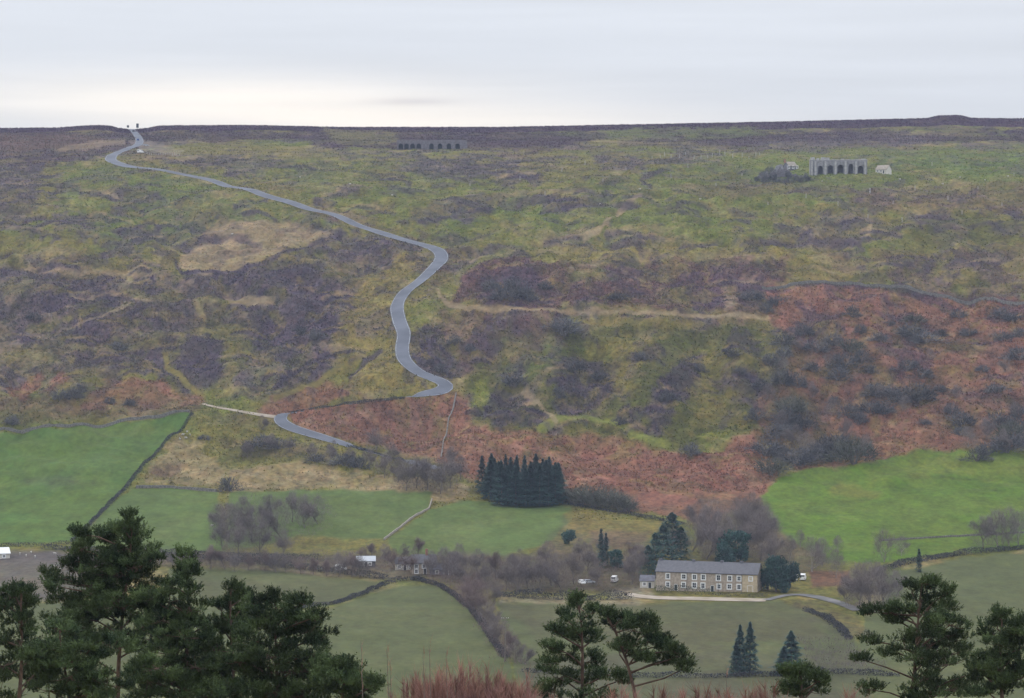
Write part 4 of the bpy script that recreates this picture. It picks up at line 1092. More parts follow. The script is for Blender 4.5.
# ------------------------------------------------------------------ buildings
def gable(name, label, u, v, L_, D_, wh, rh, yaw, wm, rm, cat='building', wins=(), doors=(), chim=(), group=None, frame='white', shift=0.0):
    """a gabled house; front wall at y=0 facing the camera; wins (x,z,w,h)"""
    p = P(u, v, -0.3)
    r = empty(name, (p.x, p.y, p.z), yaw); tag(r, label, cat, group)
    mb = MB()
    x0, x1 = -L_ / 2, L_ / 2
    V = [(x0, 0, -1.5), (x1, 0, -1.5), (x1, D_, -1.5), (x0, D_, -1.5), (x0, 0, wh), (x1, 0, wh), (x1, D_, wh), (x0, D_, wh), (x0, D_ / 2, wh + rh), (x1, D_ / 2, wh + rh)]
    F = [(0, 1, 5, 4), (1, 2, 6, 9, 5), (2, 3, 7, 6), (3, 0, 4, 8, 7), (3, 2, 1, 0), (4, 5, 9, 8), (6, 7, 8, 9)]
    mb.add(V, F); mb.build('wall', wm, r)
    ov = 0.35; t = 0.18; sl = rh / (D_ / 2)
    rf = MB().prism([(-ov, wh - ov * sl + .03), (D_ / 2, wh + rh + .03), (D_ + ov, wh - ov * sl + .03), (D_ + ov, wh - ov * sl + t + .03), (D_ / 2, wh + rh + t + .03), (-ov, wh - ov * sl + t + .03)], L_ + 0.5).build('roof', rm, r)
    for (cx, cw, ch) in chim:
        c = MB().box((cx, D_ / 2, wh + rh + ch / 2 - .3), (cw, 0.9, ch + .6)).box((cx, D_ / 2, wh + rh + ch + .08), (cw + .2, 1.1, .16)).build('chimney', M['brick'], rf)
    for (x, z, w, h) in wins:
        f = MB()
        b_ = 0.38
        f.box((x - w / 2 - b_ / 2, -0.04, z), (b_, .16, h + 2 * b_)); f.box((x + w / 2 + b_ / 2, -0.04, z), (b_, .16, h + 2 * b_))
        f.box((x, -0.04, z + h / 2 + b_ / 2), (w, .16, b_)); f.box((x, -0.06, z - h / 2 - b_ / 2), (w, .2, b_))
        f.box((x, -0.03, z), (0.07, .1, h)); f.box((x, -0.028, z), (w, .1, 0.07))
        fo = f.build('window', M[frame], r)
        MB().box((x, -0.005, z), (w, .05, h)).build('pane', M['glass'], fo)
    for (x, w, h, dm) in doors:
        d_ = MB().box((x - w / 2 - .07, -.03, h / 2 + .3), (.14, .12, h + .1)).box((x + w / 2 + .07, -.03, h / 2 + .3), (.14, .12, h + .1)).box((x, -.03, h + .37), (w, .12, .14)).build('door_frame', M[frame], r)
        MB().box((x, -0.01, h / 2 + .3), (w, .06, h)).build('door', M[dm], d_)
    return r

pxh = px(P(705, 590).y)
wx = [(q_ - 706.5) * pxh for q_ in (667, 683, 694, 703, 719, 730, 740)]
wins = [(x, 5.25, 1.15, 1.5) for x in wx] + [(x, 2.3, 1.15, 1.5) for x in wx]
wins = [(x + random.uniform(-.12, .12), z + random.uniform(-.08, .08), w * random.uniform(.85, 1.12), h * random.uniform(.85, 1.1)) for x, z, w, h in wins]
wins += [((751.5 - 706.5) * pxh, 5.3, .9, 1.2)]
terrace = gable('stone_terrace', 'long two-storey stone terrace with slate roof and white-framed windows', 706.5, 591.5, 104 * pxh, 8.5, 6.9, 3.3, R(-17), M['stone'], M['slate'], 'house',
      wins, [((712.5 - 706.5) * pxh, 1.0, 2.1, 'door'), ((675 - 706.5) * pxh, 1.0, 2.1, 'door'), ((751 - 706.5) * pxh, 1.8, 2.5, 'orange')])
tag(MB().box(((750.5 - 706.5) * pxh, -.0, 3.2), (15 * pxh, .10, 7.2)).build('end_bay', M['buff'], terrace), 'pale yellow-buff right-hand end bay')
MB().tube([(-51 * pxh, -.35, 6.75), (51 * pxh, -.35, 6.75)], [.09, .09], 6).build('gutter', M['darkwood'], terrace)
for gx_ in (-20, 12, 36): MB().tube([(gx_ * pxh, -.12, 6.7), (gx_ * pxh, -.12, 0)], [.06, .06], 6).build('drainpipe', M['darkwood'], terrace)
for cx_ in (-50, -16, 13, 33): MB().box((cx_ * pxh, 4.25, 10.45), (1.1, .8, .9)).build('chimney', M['stone_grey'], terrace)
gable('stone_outbuilding', 'small pale outbuilding at the left end of the stone terrace', 647, 588, 5.0, 4.5, 2.9, 1.6, R(-10), M['cream'], M['stone_grey'], 'outbuilding', [(-.9, 1.7, .8, .9)], [(1.0, 1.0, 2.0, 'door')])
gable('farmhouse', 'grey-roofed farmhouse with a brick chimney among bare riverside trees', 424, 574, 9.0, 6.0, 4.4, 2.6, R(6), M['stone'], M['slate'], 'house',
      [(-2.8, 3.2, .9, 1.1), (0, 3.2, .9, 1.1), (2.8, 3.2, .9, 1.1), (-2.8, 1.3, .9, 1.1)], [(.4, .9, 2.0, 'door')], [(1.2, .9, 2.0)])
gable('barn', 'low grey-roofed barn just right of the chimneyed farmhouse', 441, 575, 8.5, 5.0, 2.4, 1.9, R(-14), M['stone_grey'], M['stone_grey'], 'barn', [(-1.5, 1.3, .8, .8)], [(2.0, 1.6, 1.9, 'darkwood')])
gable('whitewashed_cottage', 'small whitewashed cottage left of the chimneyed farmhouse', 405, 570, 7.0, 5.0, 2.7, 2.0, R(4), M['cream'], M['slate'], 'house', [(-2, 1.6, .8, .9), (2, 1.6, .8, .9)], [(0, .9, 1.9, 'door')])
gable('boarded_shed', 'dark boarded shed with a pale blue-grey roof behind the hedge', 366, 567, 6.8, 4.5, 2.6, 1.4, R(3), M['darkwood'], M['silver_paint'], 'shed', [(-1.6, 1.5, .9, .7), (1.4, 1.5, .9, .7)], [(0, 1.0, 1.9, 'door')])
gable('white_barn', 'white-roofed barn cut by the left edge of the picture', 0, 559, 7.5, 6.0, 2.4, 1.8, R(20), M['cream'], M['white'], 'barn', [(1.5, 1.3, .8, .8)], [(-1, 1.4, 1.9, 'darkwood')])
gable('hilltop_cottage', 'small hilltop cottage with white gable right of the buttressed ruin', 881, 173.5, 8.5, 6.0, 3.0, 2.6, R(-40), M['cream'], M['drystone_pale'], 'house', [(-2.5, 2.0, 1.0, 1.1), (0, 2.0, 1.0, 1.1)], [(2, 1.0, 2.0, 'door')])
gable('hilltop_house', 'small pale-roofed house just behind the broken dark ruin on the hilltop', 793, 170, 7, 6.0, 3.0, 2.6, R(35), M['stone_grey'], M['drystone_pale'], 'house', [(-3.5, 2.2, 1.1, 1.4), (0, 2.2, 1.1, 1.4), (3.5, 2.2, 1.1, 1.4)], [(1.8, 1.0, 2.0, 'door')], [(-4.5, 1.0, 1.6)])
scatter(bush_protos, [(757, 181, 5, .8), (762, 179, 8, .8), (765, 182, 6, .9), (790, 182, 6, .9), (801, 182, 6, .8), (808, 181, 5, .8), (775, 178, 9, .8), (788, 178, 8, .7), (767, 180, 8, .8), (773, 181, 7, .8), (797, 181, 6, .8), (806, 179, 6, .8), (786, 183, 5, .8), (770, 176, 10, .7), (780, 182, 5, .8)], 'low dark wind-bent tree around the broken hilltop ruin, {o}', 'tree', 'dark trees on the hilltop mound', 31, 3.4)

def broken_walls(u, v, length, label):
    p = P(u, v, -.4); r = empty('ruined_house', p, R(6)); tag(r, label, 'ruin'); rng = np.random.RandomState(9)
    for (yy, sc_, mt) in ((0, .75, 'stone_kiln'), (5.5, 1.0, 'stone_light')):
        n = 26; xs = np.linspace(-length / 2, length / 2, n); env = 1.2 + 5.2 * np.exp(-((xs + 1) / (length * .24)) ** 2)
        top = env * sc_ * (1 + .28 * rng.normal(size=n)); top = np.maximum(top, .5)
        V = []; F = []
        for dy in (0, .7): V += [(x, yy + dy, -.8) for x in xs]; V += [(x, yy + dy, t_) for x, t_ in zip(xs, top)]
        for i in range(n - 1): F += [(i, i + 1, n + i + 1, n + i), (2 * n + i + 1, 2 * n + i, 3 * n + i, 3 * n + i + 1), (n + i, n + i + 1, 3 * n + i + 1, 3 * n + i)]
        F += [(0, n, 3 * n, 2 * n), (n - 1, 3 * n - 1, 4 * n - 1, 2 * n - 1)]
        MB().add(V, F).build('wall', M[mt], r)
    for x in (-4.5, 2.5): MB().box((x, -.02, 1.3), (1.1, .12, 1.5)).build('window_opening', M['door'], r)
    MB().prism([(-1.6, 4.5), (0, 8.0), (1.6, 4.5), (1.6, -.5), (-1.6, -.5)], .8, 'x').build('gable_end', M['stone_light'], r).location = (3.5, 3.2, 0)
broken_walls(783, 177, 31, 'broken dark stone ruin among scrub left of the buttressed ruin')
def arch_front(mb, x, w, h, H_, y0, y1, n=10):
    """wall bay with a round-headed opening"""
    r_ = w / 2; zs = h - r_
    arc = [(x - r_ * math.cos(math.pi * i / n), zs + r_ * math.sin(math.pi * i / n)) for i in range(n + 1)]
    for (a, b_) in zip(arc[:-1], arc[1:]):
        V = [(a[0], y0, a[1]), (b_[0], y0, b_[1]), (b_[0], y0, H_), (a[0], y0, H_), (a[0], y1, a[1]), (b_[0], y1, b_[1])]
        mb.add(V, [(0, 1, 2, 3), (1, 0, 4, 5)])
    return x - r_, x + r_

def arcade(name, label, u, v, length, H_, D_, arches, yaw, m, m_in, cat, buttress=(), coping=None):
    p = P(u, v, -0.5); r = empty(name, (p.x, p.y, p.z), yaw); tag(r, label, cat)
    mb = MB(); x = -length / 2
    for (ax, aw, ah) in sorted(arches):
        l, rr = ax - aw / 2, ax + aw / 2
        mb.box(((x + l) / 2, D_ / 2, H_ / 2 - 1), (l - x, D_, H_ + 2))
        arch_front(mb, ax, aw, ah, H_, 0, D_)
        mb.box((ax, D_ / 2 + .5, H_ - .01), (aw - .01, D_ - 1.0, .3))
        x = rr
    mb.box(((x + length / 2) / 2, D_ / 2, H_ / 2 - 1), (length / 2 - x, D_, H_ + 2))
    mb.build('wall', m, r)
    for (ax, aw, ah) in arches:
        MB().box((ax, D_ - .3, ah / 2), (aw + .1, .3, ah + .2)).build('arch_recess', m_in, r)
    for bx in buttress:
        b_ = MB().box((bx, -0.5, H_ / 2 - .6), (1.25, 1.2, H_ - .2)).build('buttress', M['stone_pale'], r)
    if coping:
        mb = MB()
        k = int(length / 3.2)
        for i in range(k):
            hh_ = random.uniform(.3, 2.0)
            mb.box((-length / 2 + (i + .5 + random.uniform(-.2, .2)) * length / k, D_ / 2, H_ + hh_ / 2), (length / k * random.uniform(.5, .9), D_ * .7, hh_))
        mb.box((0, D_ / 2, H_ + .12), (length + .4, D_ + .4, .5))
        mb.build('coping', M[coping], r)
    return r
pk = px(P(432, 149).y)
ar = [((q_ - 432) * pk, 3.2, 4.9) for q_ in (401, 406.6, 412.6, 418.8, 431.5, 440, 448.8, 457.5)]
arcade('lime_kilns', 'bank of stone kilns with a row of dark arches below the skyline', 432, 149.5, 70 * pk, 7.2, 5.0, ar, R(2), M['stone_kiln'], M['door'], 'kilns')
pk = px(P(839, 173).y)
bt = [(q_ - 838.5) * pk for q_ in (812, 815.5, 825.5, 835.5, 845.5, 856, 865)]
ar = [((q_ - 838.5) * pk, 3.2 + (k_ * 7 % 3) * .35, 5.8 + (k_ * 5 % 4) * .4) for k_, q_ in enumerate((820.5, 830.5, 840.5, 850.7, 860.5))]
arcade('buttressed_ruin', 'long roofless grey stone ruin with pale upright buttresses on the hilltop', 838.5, 174, 57 * pk, 9.4, 6.0, ar, R(-2), M['stone_light'], M['stone_kiln'], 'ruin', bt, 'stone_pale')

# ------------------------------------------------------------------ vehicles
def vehicle(name, label, p, yaw, paint_m, van=False, group=None, s=1.0):
    r = empty(name, p, yaw); tag(r, label, 'van' if van else 'car', group)
    L_, W_ = (5.2, 2.0) if van else (4.3, 1.75)
    if van: prof = [(-L_ / 2, .35), (L_ / 2, .35), (L_ / 2, 1.05), (L_ / 2 - .9, 1.25), (L_ / 2 - 1.5, 2.15), (L_ / 2 - 1.8, 2.3), (-L_ / 2 + .1, 2.3), (-L_ / 2, 2.1)]
    else: prof = [(-L_ / 2, .3), (L_ / 2, .3), (L_ / 2, .75), (L_ / 2 - 1.1, .95), (L_ / 2 - 1.75, 1.42), (-L_ / 2 + .7, 1.45), (-L_ / 2 + .12, .98), (-L_ / 2, .9)]
    mb = MB().prism(prof, W_, 'y'); mb.v = [np.array(v_) for v_ in mb.v]
    V = mb.v[0]; V[:, 1] *= np.where(V[:, 2] > (1.6 if van else 1.1), 0.84, 1.0)
    b_ = mb.build('body', paint_m, r)
    mod = b_.modifiers.new('bevel', 'BEVEL'); mod.width = .08; mod.segments = 2
    z0 = 1.75 if van else 1.18
    for s_ in (-1, 1):
        g = MB(); l = 1.1 if van else 2.1
        g.box(((L_ / 2 - 2.1) if van else -.25, s_ * (W_ / 2 * .9), z0), (l, .1, .5 if van else .32)).build('side_window', M['glass'], r)
        MB().box((L_ / 2 + .0, s_ * W_ * .36, .72), (.1, .32, .18)).build('headlight', M['white'], r)
        MB().box((-L_ / 2 - .0, s_ * W_ * .4, .8), (.08, .16, .3)).build('tail_light', M['lamp_red'], r)
        for xx in (L_ / 2 - .85, -L_ / 2 + .85):
            w_ = MB(); n = 14; V = []
            for q_ in (-.1, .1): V += [(xx + .33 * math.cos(6.2832 * i / n), s_ * (W_ / 2 - .08) + q_, .33 + .33 * math.sin(6.2832 * i / n)) for i in range(n)]
            w_.add(V, [tuple(range(n))[::-1], tuple(range(n, 2 * n))] + [(i, (i + 1) % n, n + (i + 1) % n, n + i) for i in range(n)])
            wo = w_.build('wheel', M['tyre'], r)
            MB().box((xx, s_ * (W_ / 2 + .03), .33), (.3, .03, .3), 0).build('rim', M['rim'], wo)
    MB().box((L_ / 2 - (1.25 if van else 1.45), 0, z0 - .02), (.5 if van else .62, W_ * .74, .52 if van else .3)).build('windscreen', M['glass'], r)
    MB().box((-L_ / 2 + (.02 if van else .32), 0, z0), (.14 if van else .3, W_ * .7, .5 if van else .3)).build('rear_window', M['glass'], r)
    return r
def caravan(name, label, u, v, yaw, L_=4.6, m='white', h=2.5):
    p = P(u, v, -0.05); r = empty(name, p, yaw); tag(r, label, 'caravan')
    pr = [(-L_ / 2, .5), (L_ / 2 - .2, .5), (L_ / 2, 1.3), (L_ / 2 - .35, h - .15), (L_ / 2 - .7, h), (-L_ / 2 + .4, h), (-L_ / 2, h - .4)]
    b_ = MB().prism(pr, 2.1, 'y').build('body', M[m], r); mod = b_.modifiers.new('bevel', 'BEVEL'); mod.width = .1; mod.segments = 2
    for s_ in (-1, 1):
        MB().box((-.8, s_ * 1.04, 1.65), (1.1, .08, .55)).build('window', M['glass'], r)
        MB().box((1.1, s_ * 1.04, 1.65), (.8, .08, .55)).build('window', M['glass'], r)
        n = 14; V = []
        for q_ in (-.1, .1): V += [(.3 * math.cos(6.2832 * i / n), s_ * .98 + q_, .32 + .32 * math.sin(6.2832 * i / n)) for i in range(n)]
        MB().add(V, [tuple(range(n))[::-1], tuple(range(n, 2 * n))] + [(i, (i + 1) % n, n + (i + 1) % n, n + i) for i in range(n)]).build('wheel', M['tyre'], r)
    MB().tube([(L_ / 2 - .2, 0, .5), (L_ / 2 + 1.0, 0, .45)], [.06, .05], 6).build('tow_bar', M['tyre'], r)
    return r
vehicle('parked_van', 'white van parked in the yard left of the stone terrace', P(614.5, 582, 0.0), R(78), M['white'], True)
vehicle('parked_car', 'silver car parked left of the white yard van', P(589, 586, .9), R(10), M['silver_paint'])
vehicle('parked_car', 'pale white car parked further left beside the lane hedge', P(582, 586.5, .9), R(-75), M['white'])
caravan('caravan', 'white caravan behind the hedge left of the boarded shed', 341, 571, R(8), 4.2)
vehicle('parked_van', 'small white van beside the lane right of the terrace', P(803, 580, 0.0), R(80), M['white'], True)
vehicle('parked_car', 'blue car climbing the road over the hilltop', P(138, 141, .25), R(95), M['blue_paint'])
vehicle('parked_van', 'white van parked at the hilltop bend', P(140.5, 153.5, .3), R(60), M['white'], True)
vehicle('parked_car', 'silver car in the hilltop lay-by behind the white van', P(146, 146.5, .3), R(10), M['silver_paint'])
vehicle('parked_car', 'dark car on the crest of the hilltop road', P(133.5, 132, .25), R(100), M['dark_paint'])

# ------------------------------------------------------------------ posts, poles, signs
def post(p, h, r_, name='fence_post', m='wood'):
    o = MB().tube([(0, 0, -.3), (0, 0, h * .97), (0, 0, h)], [r_, r_ * .9, r_ * .5], 6).build(name, M[m]); o.location = p
    return o
items = []
pp = MB().tube([(0, 0, -.3), (0, 0, 1.55), (0, 0, 1.6)], [.12, .11, .06], 6).mesh('fence_post', M['stone_pale'])
def fence_post_row(spots, text, group, hz=(1.3, 1.9)):
    items = []
    for (u, v) in spots:
        o = obj('fence_post', pp, None, P(u, v)); k = random.uniform(*hz) / 1.6; o.scale = (1.5, 1.5, k)
        tag(o, 'x', 'post', group); items.append((u, o))
    rank_left(items, text)
fence_post_row([(147 + 2.3 * i, 154.5 + (i % 3) * .4) for i in range(15)], 'pale fence post beside the hilltop car park, {o}', 'posts beside the hilltop car park')
fence_post_row([(652 + i * 6.8 + random.uniform(-2, 2), 157 + random.uniform(-2.5, 2.5)) for i in range(17)], 'pale upright stone post on the upper green slope, {o}', 'pale posts on the upper green slope', (2.0, 3.4))
fence_post_row([(562, 172), (585, 165), (603, 182), (626, 170), (671, 178), (688, 168), (716, 186), (742, 176), (768, 205), (806, 198), (838, 206), (893, 204), (915, 190), (932, 166), (948, 200), (962, 214), (978, 190), (1002, 206), (1014, 176), (902, 222), (868, 218), (545, 195), (520, 180), (496, 172), (470, 186)],
               'pale standing stone scattered over the upper moor grass, {o}', 'standing stones over the upper moor', (1.8, 3.0))
scatter(pale_tree_protos + bare_protos[:2], [(782, 430, 24), (796, 446, 26), (812, 398, 20), (806, 456, 28), (832, 416, 20), (846, 440, 26), (866, 456, 26), (828, 366, 18), (880, 400, 18), (905, 412, 20), (968, 448, 26), (985, 440, 26), (1003, 452, 28), (1015, 420, 22), (956, 398, 16), (768, 400, 20), (784, 372, 18), (800, 350, 16), (1006, 372, 18), (930, 360, 14)],
        'bare grey tree rising from the scrub on the right bracken slope, {o}', 'tree', 'bare trees on the right bracken slope', 41)
scatter(bare_protos, [(370, 470, 26), (384, 478, 30), (398, 482, 30), (416, 488, 36), (428, 490, 38), (450, 488, 36), (461, 480, 26), (350, 466, 22), (330, 462, 20), (312, 458, 18), (290, 452, 18), (272, 450, 20), (247, 458, 20)],
        'bare twiggy tree in the scrub below the lower road, {o}', 'tree', 'bare trees below the lower road', 42)
def telegraph(p, h, label):
    r = empty('telegraph_pole', p); tag(r, label, 'pole')
    MB().tube([(0, 0, -.5), (0, 0, h)], [.19, .12], 8).build('pole', M['wood'], r)
    a = MB().box((0, 0, h - .6), (2.2, .14, .16)).box((0, 0, h - 1.5), (1.8, .14, .16)).build('crossarm', M['wood'], r)
    for x in (-1, -.5, .5, 1): MB().tube([(x, 0, h - .52), (x, 0, h - .3)], [.06, .04], 6).build('insulator', M['white'], a)
telegraph(P(505, 662), 13.5, 'wooden telegraph pole at the corner of the pale lower field')
def sign(p, label, h, w, ht, m='dark_paint'):
    r = empty('road_sign', p); tag(r, label, 'sign')
    MB().tube([(0, 0, -.3), (0, 0, h)], [.09, .09], 6).build('post', M['wood'], r)
    MB().box((0, -.12, h - ht / 2), (w, .08, ht)).build('sign_board', M[m], r)
sign(P(128, 131), 'dark road sign on the skyline left of the crest', 4.6, 1.8, 1.8)
sign(P(137.5, 131), 'tall dark road sign on the skyline right of the crest', 6.0, 2.0, 3.4, 'darkwood')
o = post(P(75.5, 129.5), 2.6, .45, 'boundary_stone', 'stone_dark'); tag(o, 'dark standing stone on the left skyline', 'stone')
o = post(P(797, 580), 2.6, .28, 'gatepost', 'white'); tag(o, 'narrow white gatepost left of the small white van', 'post')
o = post(P(870, 193), 3.0, .4, 'boundary_stone', 'stone_pale'); tag(o, 'single pale standing stone below the hilltop cottage', 'stone')

# ------------------------------------------------------------------ sheep
def sheep_mesh():
    mb = MB()
    n = 10; rings = [(-.55, .05, .62), (-.5, .2, .62), (-.3, .27, .62), (0, .29, .62), (.3, .27, .64), (.45, .18, .68), (.55, .10, .78), (.72, .11, .86), (.86, .06, .80), (.9, .02, .78)]
    V = [(x, r_ * math.cos(6.2832 * i / n), z + r_ * 1.0 * math.sin(6.2832 * i / n)) for x, r_, z in rings for i in range(n)]
    F = [(k * n + i, k * n + (i + 1) % n, (k + 1) * n + (i + 1) % n, (k + 1) * n + i) for k in range(len(rings) - 1) for i in range(n)]
    mb.add(V, F)
    for x in (-.35, .33):
        for y in (-.14, .14): mb.tube([(x, y, .5), (x + .03, y, .25), (x, y, 0)], [.09, .055, .04], 6)
    for y in (-1, 1): mb.tube([(.7, y * .08, .93), (.66, y * .2, .92)], [.04, .015], 4)
    return mb.mesh('sheep', M['wool'], True)
sm = sheep_mesh()
def flock(spots, text, group):
    items = []
    for (u, v) in spots:
        o = obj('sheep', sm, None, P(u, v, .02)); o.rotation_euler = (0, 0, random.uniform(0, 6.28)); k = random.uniform(1.0, 1.2); o.scale = (k, k, k)
        tag(o, 'x', 'sheep', group); items.append((u, o))
    rank_left(items, text)
flock([(20, 555), (26, 557), (31, 554), (35, 558), (50, 571), (54, 568), (58, 566), (60, 571), (63, 562), (65, 567), (55, 555)], 'white sheep on the bare ground behind the big left pine, {o}', 'sheep behind the big left pine')
flock([(183, 436), (187, 433), (190, 436), (180, 440), (186, 439)], 'pale sheep in the corner by the left field wall, {o}', 'sheep in the wall corner')
flock([(212, 527), (555, 582)], 'lone white sheep near the valley trees, {o}', 'lone sheep in the valley')
flock([(822, 182), (900, 180), (960, 178), (985, 181), (943, 185), (1008, 177), (640, 190), (600, 205), (700, 200), (350, 185), (300, 178), (392, 196), (232, 235)], 'tiny grazing sheep on the upper grassy slope, {o}', 'sheep on the upper slope')

# ------------------------------------------------------------------ the near pines
def make_pine(name, label, Y, trunk_u, lobes, seed, lean=0.0, dens=1.0, grow=1.0, group='near pines'):
    rng = np.random.RandomState(seed); rnd = random.Random(seed)
    s = Y / FOC
    X0 = ray(trunk_u, 349)[0] * Y
    gz = float(H(X0, Y))
    root = empty(name, (X0, Y, gz)); tag(root, label, 'tree', group)
    def wp(u, v, dy=0.0):
        a, b_ = ray(u, v); return Vector((a * Y - X0, dy, b_ * Y - gz))
    L3 = []
    for (u, v, ru, rv) in lobes:
        d = rnd.uniform(-1, 1) * min(2.0, 0.012 * abs(u - trunk_u) + .9)
        c = wp(u, v, d); L3.append((c, ru * s * grow, max(.35, ru * s * .9), rv * s * grow))
    top = max(L3, key=lambda q_: q_[0].z)
    mb = MB(); tp = top[0]
    H_ = tp.z
    trunk = []
    for k in range(9):
        t = k / 8
        trunk.append(Vector((lean * math.sin(t * 3) * .5 + tp.x * t ** 1.6 + .12 * math.sin(7 * t + seed), tp.y * t, -0.5 + (H_ + .5) * t)))
    mb.tube(trunk, [0.19 * (1 - .86 * k / 8) for k in range(9)], 8)
    def at_h(z):
        t = max(0, min(1, (z + .5) / (H_ + .5))) * 8; i = min(7, int(t)); return trunk[i].lerp(trunk[i + 1], t - i)
    tufts = []; tdir = []; ttint = []
    for (c, rx, ry, rz) in L3:
        b0 = at_h(max(0.5, c.z - (0.25 + .35 * (c - Vector((0, 0, c.z))).length)))
        mid = b0.lerp(c, .55) + Vector((rnd.uniform(-.2, .2), rnd.uniform(-.2, .2), rnd.uniform(-.1, .25)))
        mb.tube([b0, mid, c], [.055, .04, .02], 5)
        # flat-bottomed bough ends, each a separate pad of shoots with air between them
        nsub = max(5, int(9.5 * rx * max(rz, .3) * dens) + 5)
        for k in range(nsub):
            d = rand_dirs(1, rng)[0]
            e = Vector((d[0] * rx, d[1] * ry, d[2] * rz)) * rnd.uniform(.55, 1.0)
            mb.tube([c, c + e * .5 + Vector((0, 0, -.06)), c + e], [.020, .014, .008], 4)
            pr_ = rnd.uniform(.20, .36); m_ = int(15 * (pr_ / .28) ** 2 * dens)
            th = rng.uniform(0, 6.28, m_); r_ = pr_ * np.sqrt(rng.uniform(0, 1, m_))
            q_ = np.stack([r_ * np.cos(th), r_ * np.sin(th), rng.uniform(-.08, .08, m_) - .3 * r_ ** 2], 1) + np.array(c + e)
            o_ = np.stack([np.cos(th) * r_ / pr_, np.sin(th) * r_ / pr_, 0 * th], 1) * .8 + np.array(e) / max(e.length, .1) * .35
            tufts.append(q_); tdir.append(o_); ttint.append(np.full(m_, rnd.uniform(.5, 1.55)) * rng.uniform(.85, 1.15, m_))
    mb.build('trunk', M['pine_bark'], root)
    Tq = np.concatenate(tufts); Td = np.concatenate(tdir); Tt_ = np.concatenate(ttint)
    ax = Td * .6 + np.array([0, 0, .8]) + rng.normal(size=Tq.shape) * .22; ax /= np.linalg.norm(ax, axis=1)[:, None]
    sl = rng.uniform(.18, .50, len(Tq))
    nb = 18
    C = np.repeat(Tq, nb, 0); AX = np.repeat(ax, nb, 0); SL = np.repeat(sl, nb); TT = np.repeat(Tt_, nb)
    t = rng.uniform(0, 1, len(C))
    C = C + AX * (t * SL)[:, None]
    D = AX * .75 + rand_dirs(len(C), rng) * .75; D /= np.linalg.norm(D, axis=1)[:, None]
    ln = (rng.uniform(.10, .20, len(C)) * (1.15 - .45 * t))[:, None]
    T = sliver(C, C + D * ln, 0.017, rng)
    obj('crown', tri_mesh('needles', T, M['pine'], TT), root)
    return root

make_pine('pine_tree', 'largest dark pine, tallest of the near trees at left', 150, 112,
          [(128, 526, 13, 7), (112, 534, 18, 9), (98, 540, 14, 9), (84, 548, 15, 10), (118, 548, 28, 12), (136, 540, 14, 8), (75, 562, 13, 9), (100, 566, 28, 14), (135, 566, 22, 13), (156, 556, 9, 6), (148, 553, 9, 5),
           (88, 585, 26, 13), (118, 588, 30, 14), (58, 582, 11, 8), (50, 574, 6, 5), (62, 600, 16, 9), (150, 588, 16, 10), (95, 610, 34, 13), (130, 615, 28, 13), (70, 625, 24, 11), (112, 640, 38, 11), (150, 640, 26, 12), (66, 650, 20, 10), (80, 533, 5, 6), (132, 519, 6, 6), (118, 560, 30, 16), (120, 600, 40, 16), (90, 628, 30, 14), (140, 628, 26, 12), (110, 575, 40, 18), (75, 615, 26, 12), (125, 600, 34, 14)], 1, 0.2, 1.25, 1.08)
make_pine('pine_tree', 'narrow-topped pine close on the right of the largest pine', 143, 184,
          [(185, 562, 7, 9), (184, 578, 11, 9), (172, 585, 10, 8), (190, 592, 10, 10), (168, 604, 18, 10), (188, 612, 18, 11), (160, 622, 20, 11), (185, 636, 24, 13), (204, 626, 10, 8), (170, 655, 26, 13), (195, 668, 22, 14), (150, 678, 24, 14), (182, 690, 30, 12), (192, 570, 5, 5), (150, 600, 14, 10), (160, 645, 26, 14), (170, 625, 26, 12), (140, 692, 22, 12), (165, 680, 26, 12), (212, 694, 22, 12), (160, 665, 30, 12)], 2, dens=1.3, grow=1.1)
make_pine('pine_tree', 'pine cut off by the left edge of the picture', 140, 14,
          [(24, 590, 6, 6), (10, 598, 9, 8), (-4, 604, 14, 10), (24, 602, 8, 8), (12, 616, 18, 10), (26, 622, 12, 9), (-8, 630, 20, 14), (18, 642, 20, 12), (36, 652, 14, 10), (5, 665, 24, 14), (30, 680, 22, 13), (0, 692, 26, 12), (40, 672, 18, 12)], 3, dens=1.3, grow=1.1)
make_pine('pine_tree', 'dense low pine standing in front of the largest pine trunk', 128, 70,
          [(60, 648, 20, 10), (84, 655, 20, 10), (46, 668, 18, 10), (72, 675, 26, 13), (100, 672, 18, 10), (50, 690, 22, 12), (88, 695, 30, 12), (135, 672, 14, 9), (60, 630, 16, 8), (40, 650, 16, 10), (110, 650, 24, 10), (70, 662, 30, 12), (110, 682, 24, 12)], 4, dens=1.3, grow=1.15)
make_pine('pine_tree', 'slender spiked pine left of the broad hedge-like pine', 146, 232,
          [(232, 590, 4, 6), (230, 602, 7, 7), (220, 612, 8, 7), (240, 612, 8, 7), (214, 628, 13, 9), (232, 628, 16, 10), (220, 648, 20, 12), (210, 668, 20, 12), (235, 672, 22, 14), (215, 690, 26, 12), (245, 595, 4, 6), (245, 630, 14, 10), (205, 645, 14, 10), (190, 665, 24, 12), (200, 682, 30, 12), (228, 655, 24, 14), (240, 692, 26, 12), (222, 678, 28, 12)], 5, dens=1.3, grow=1.1)
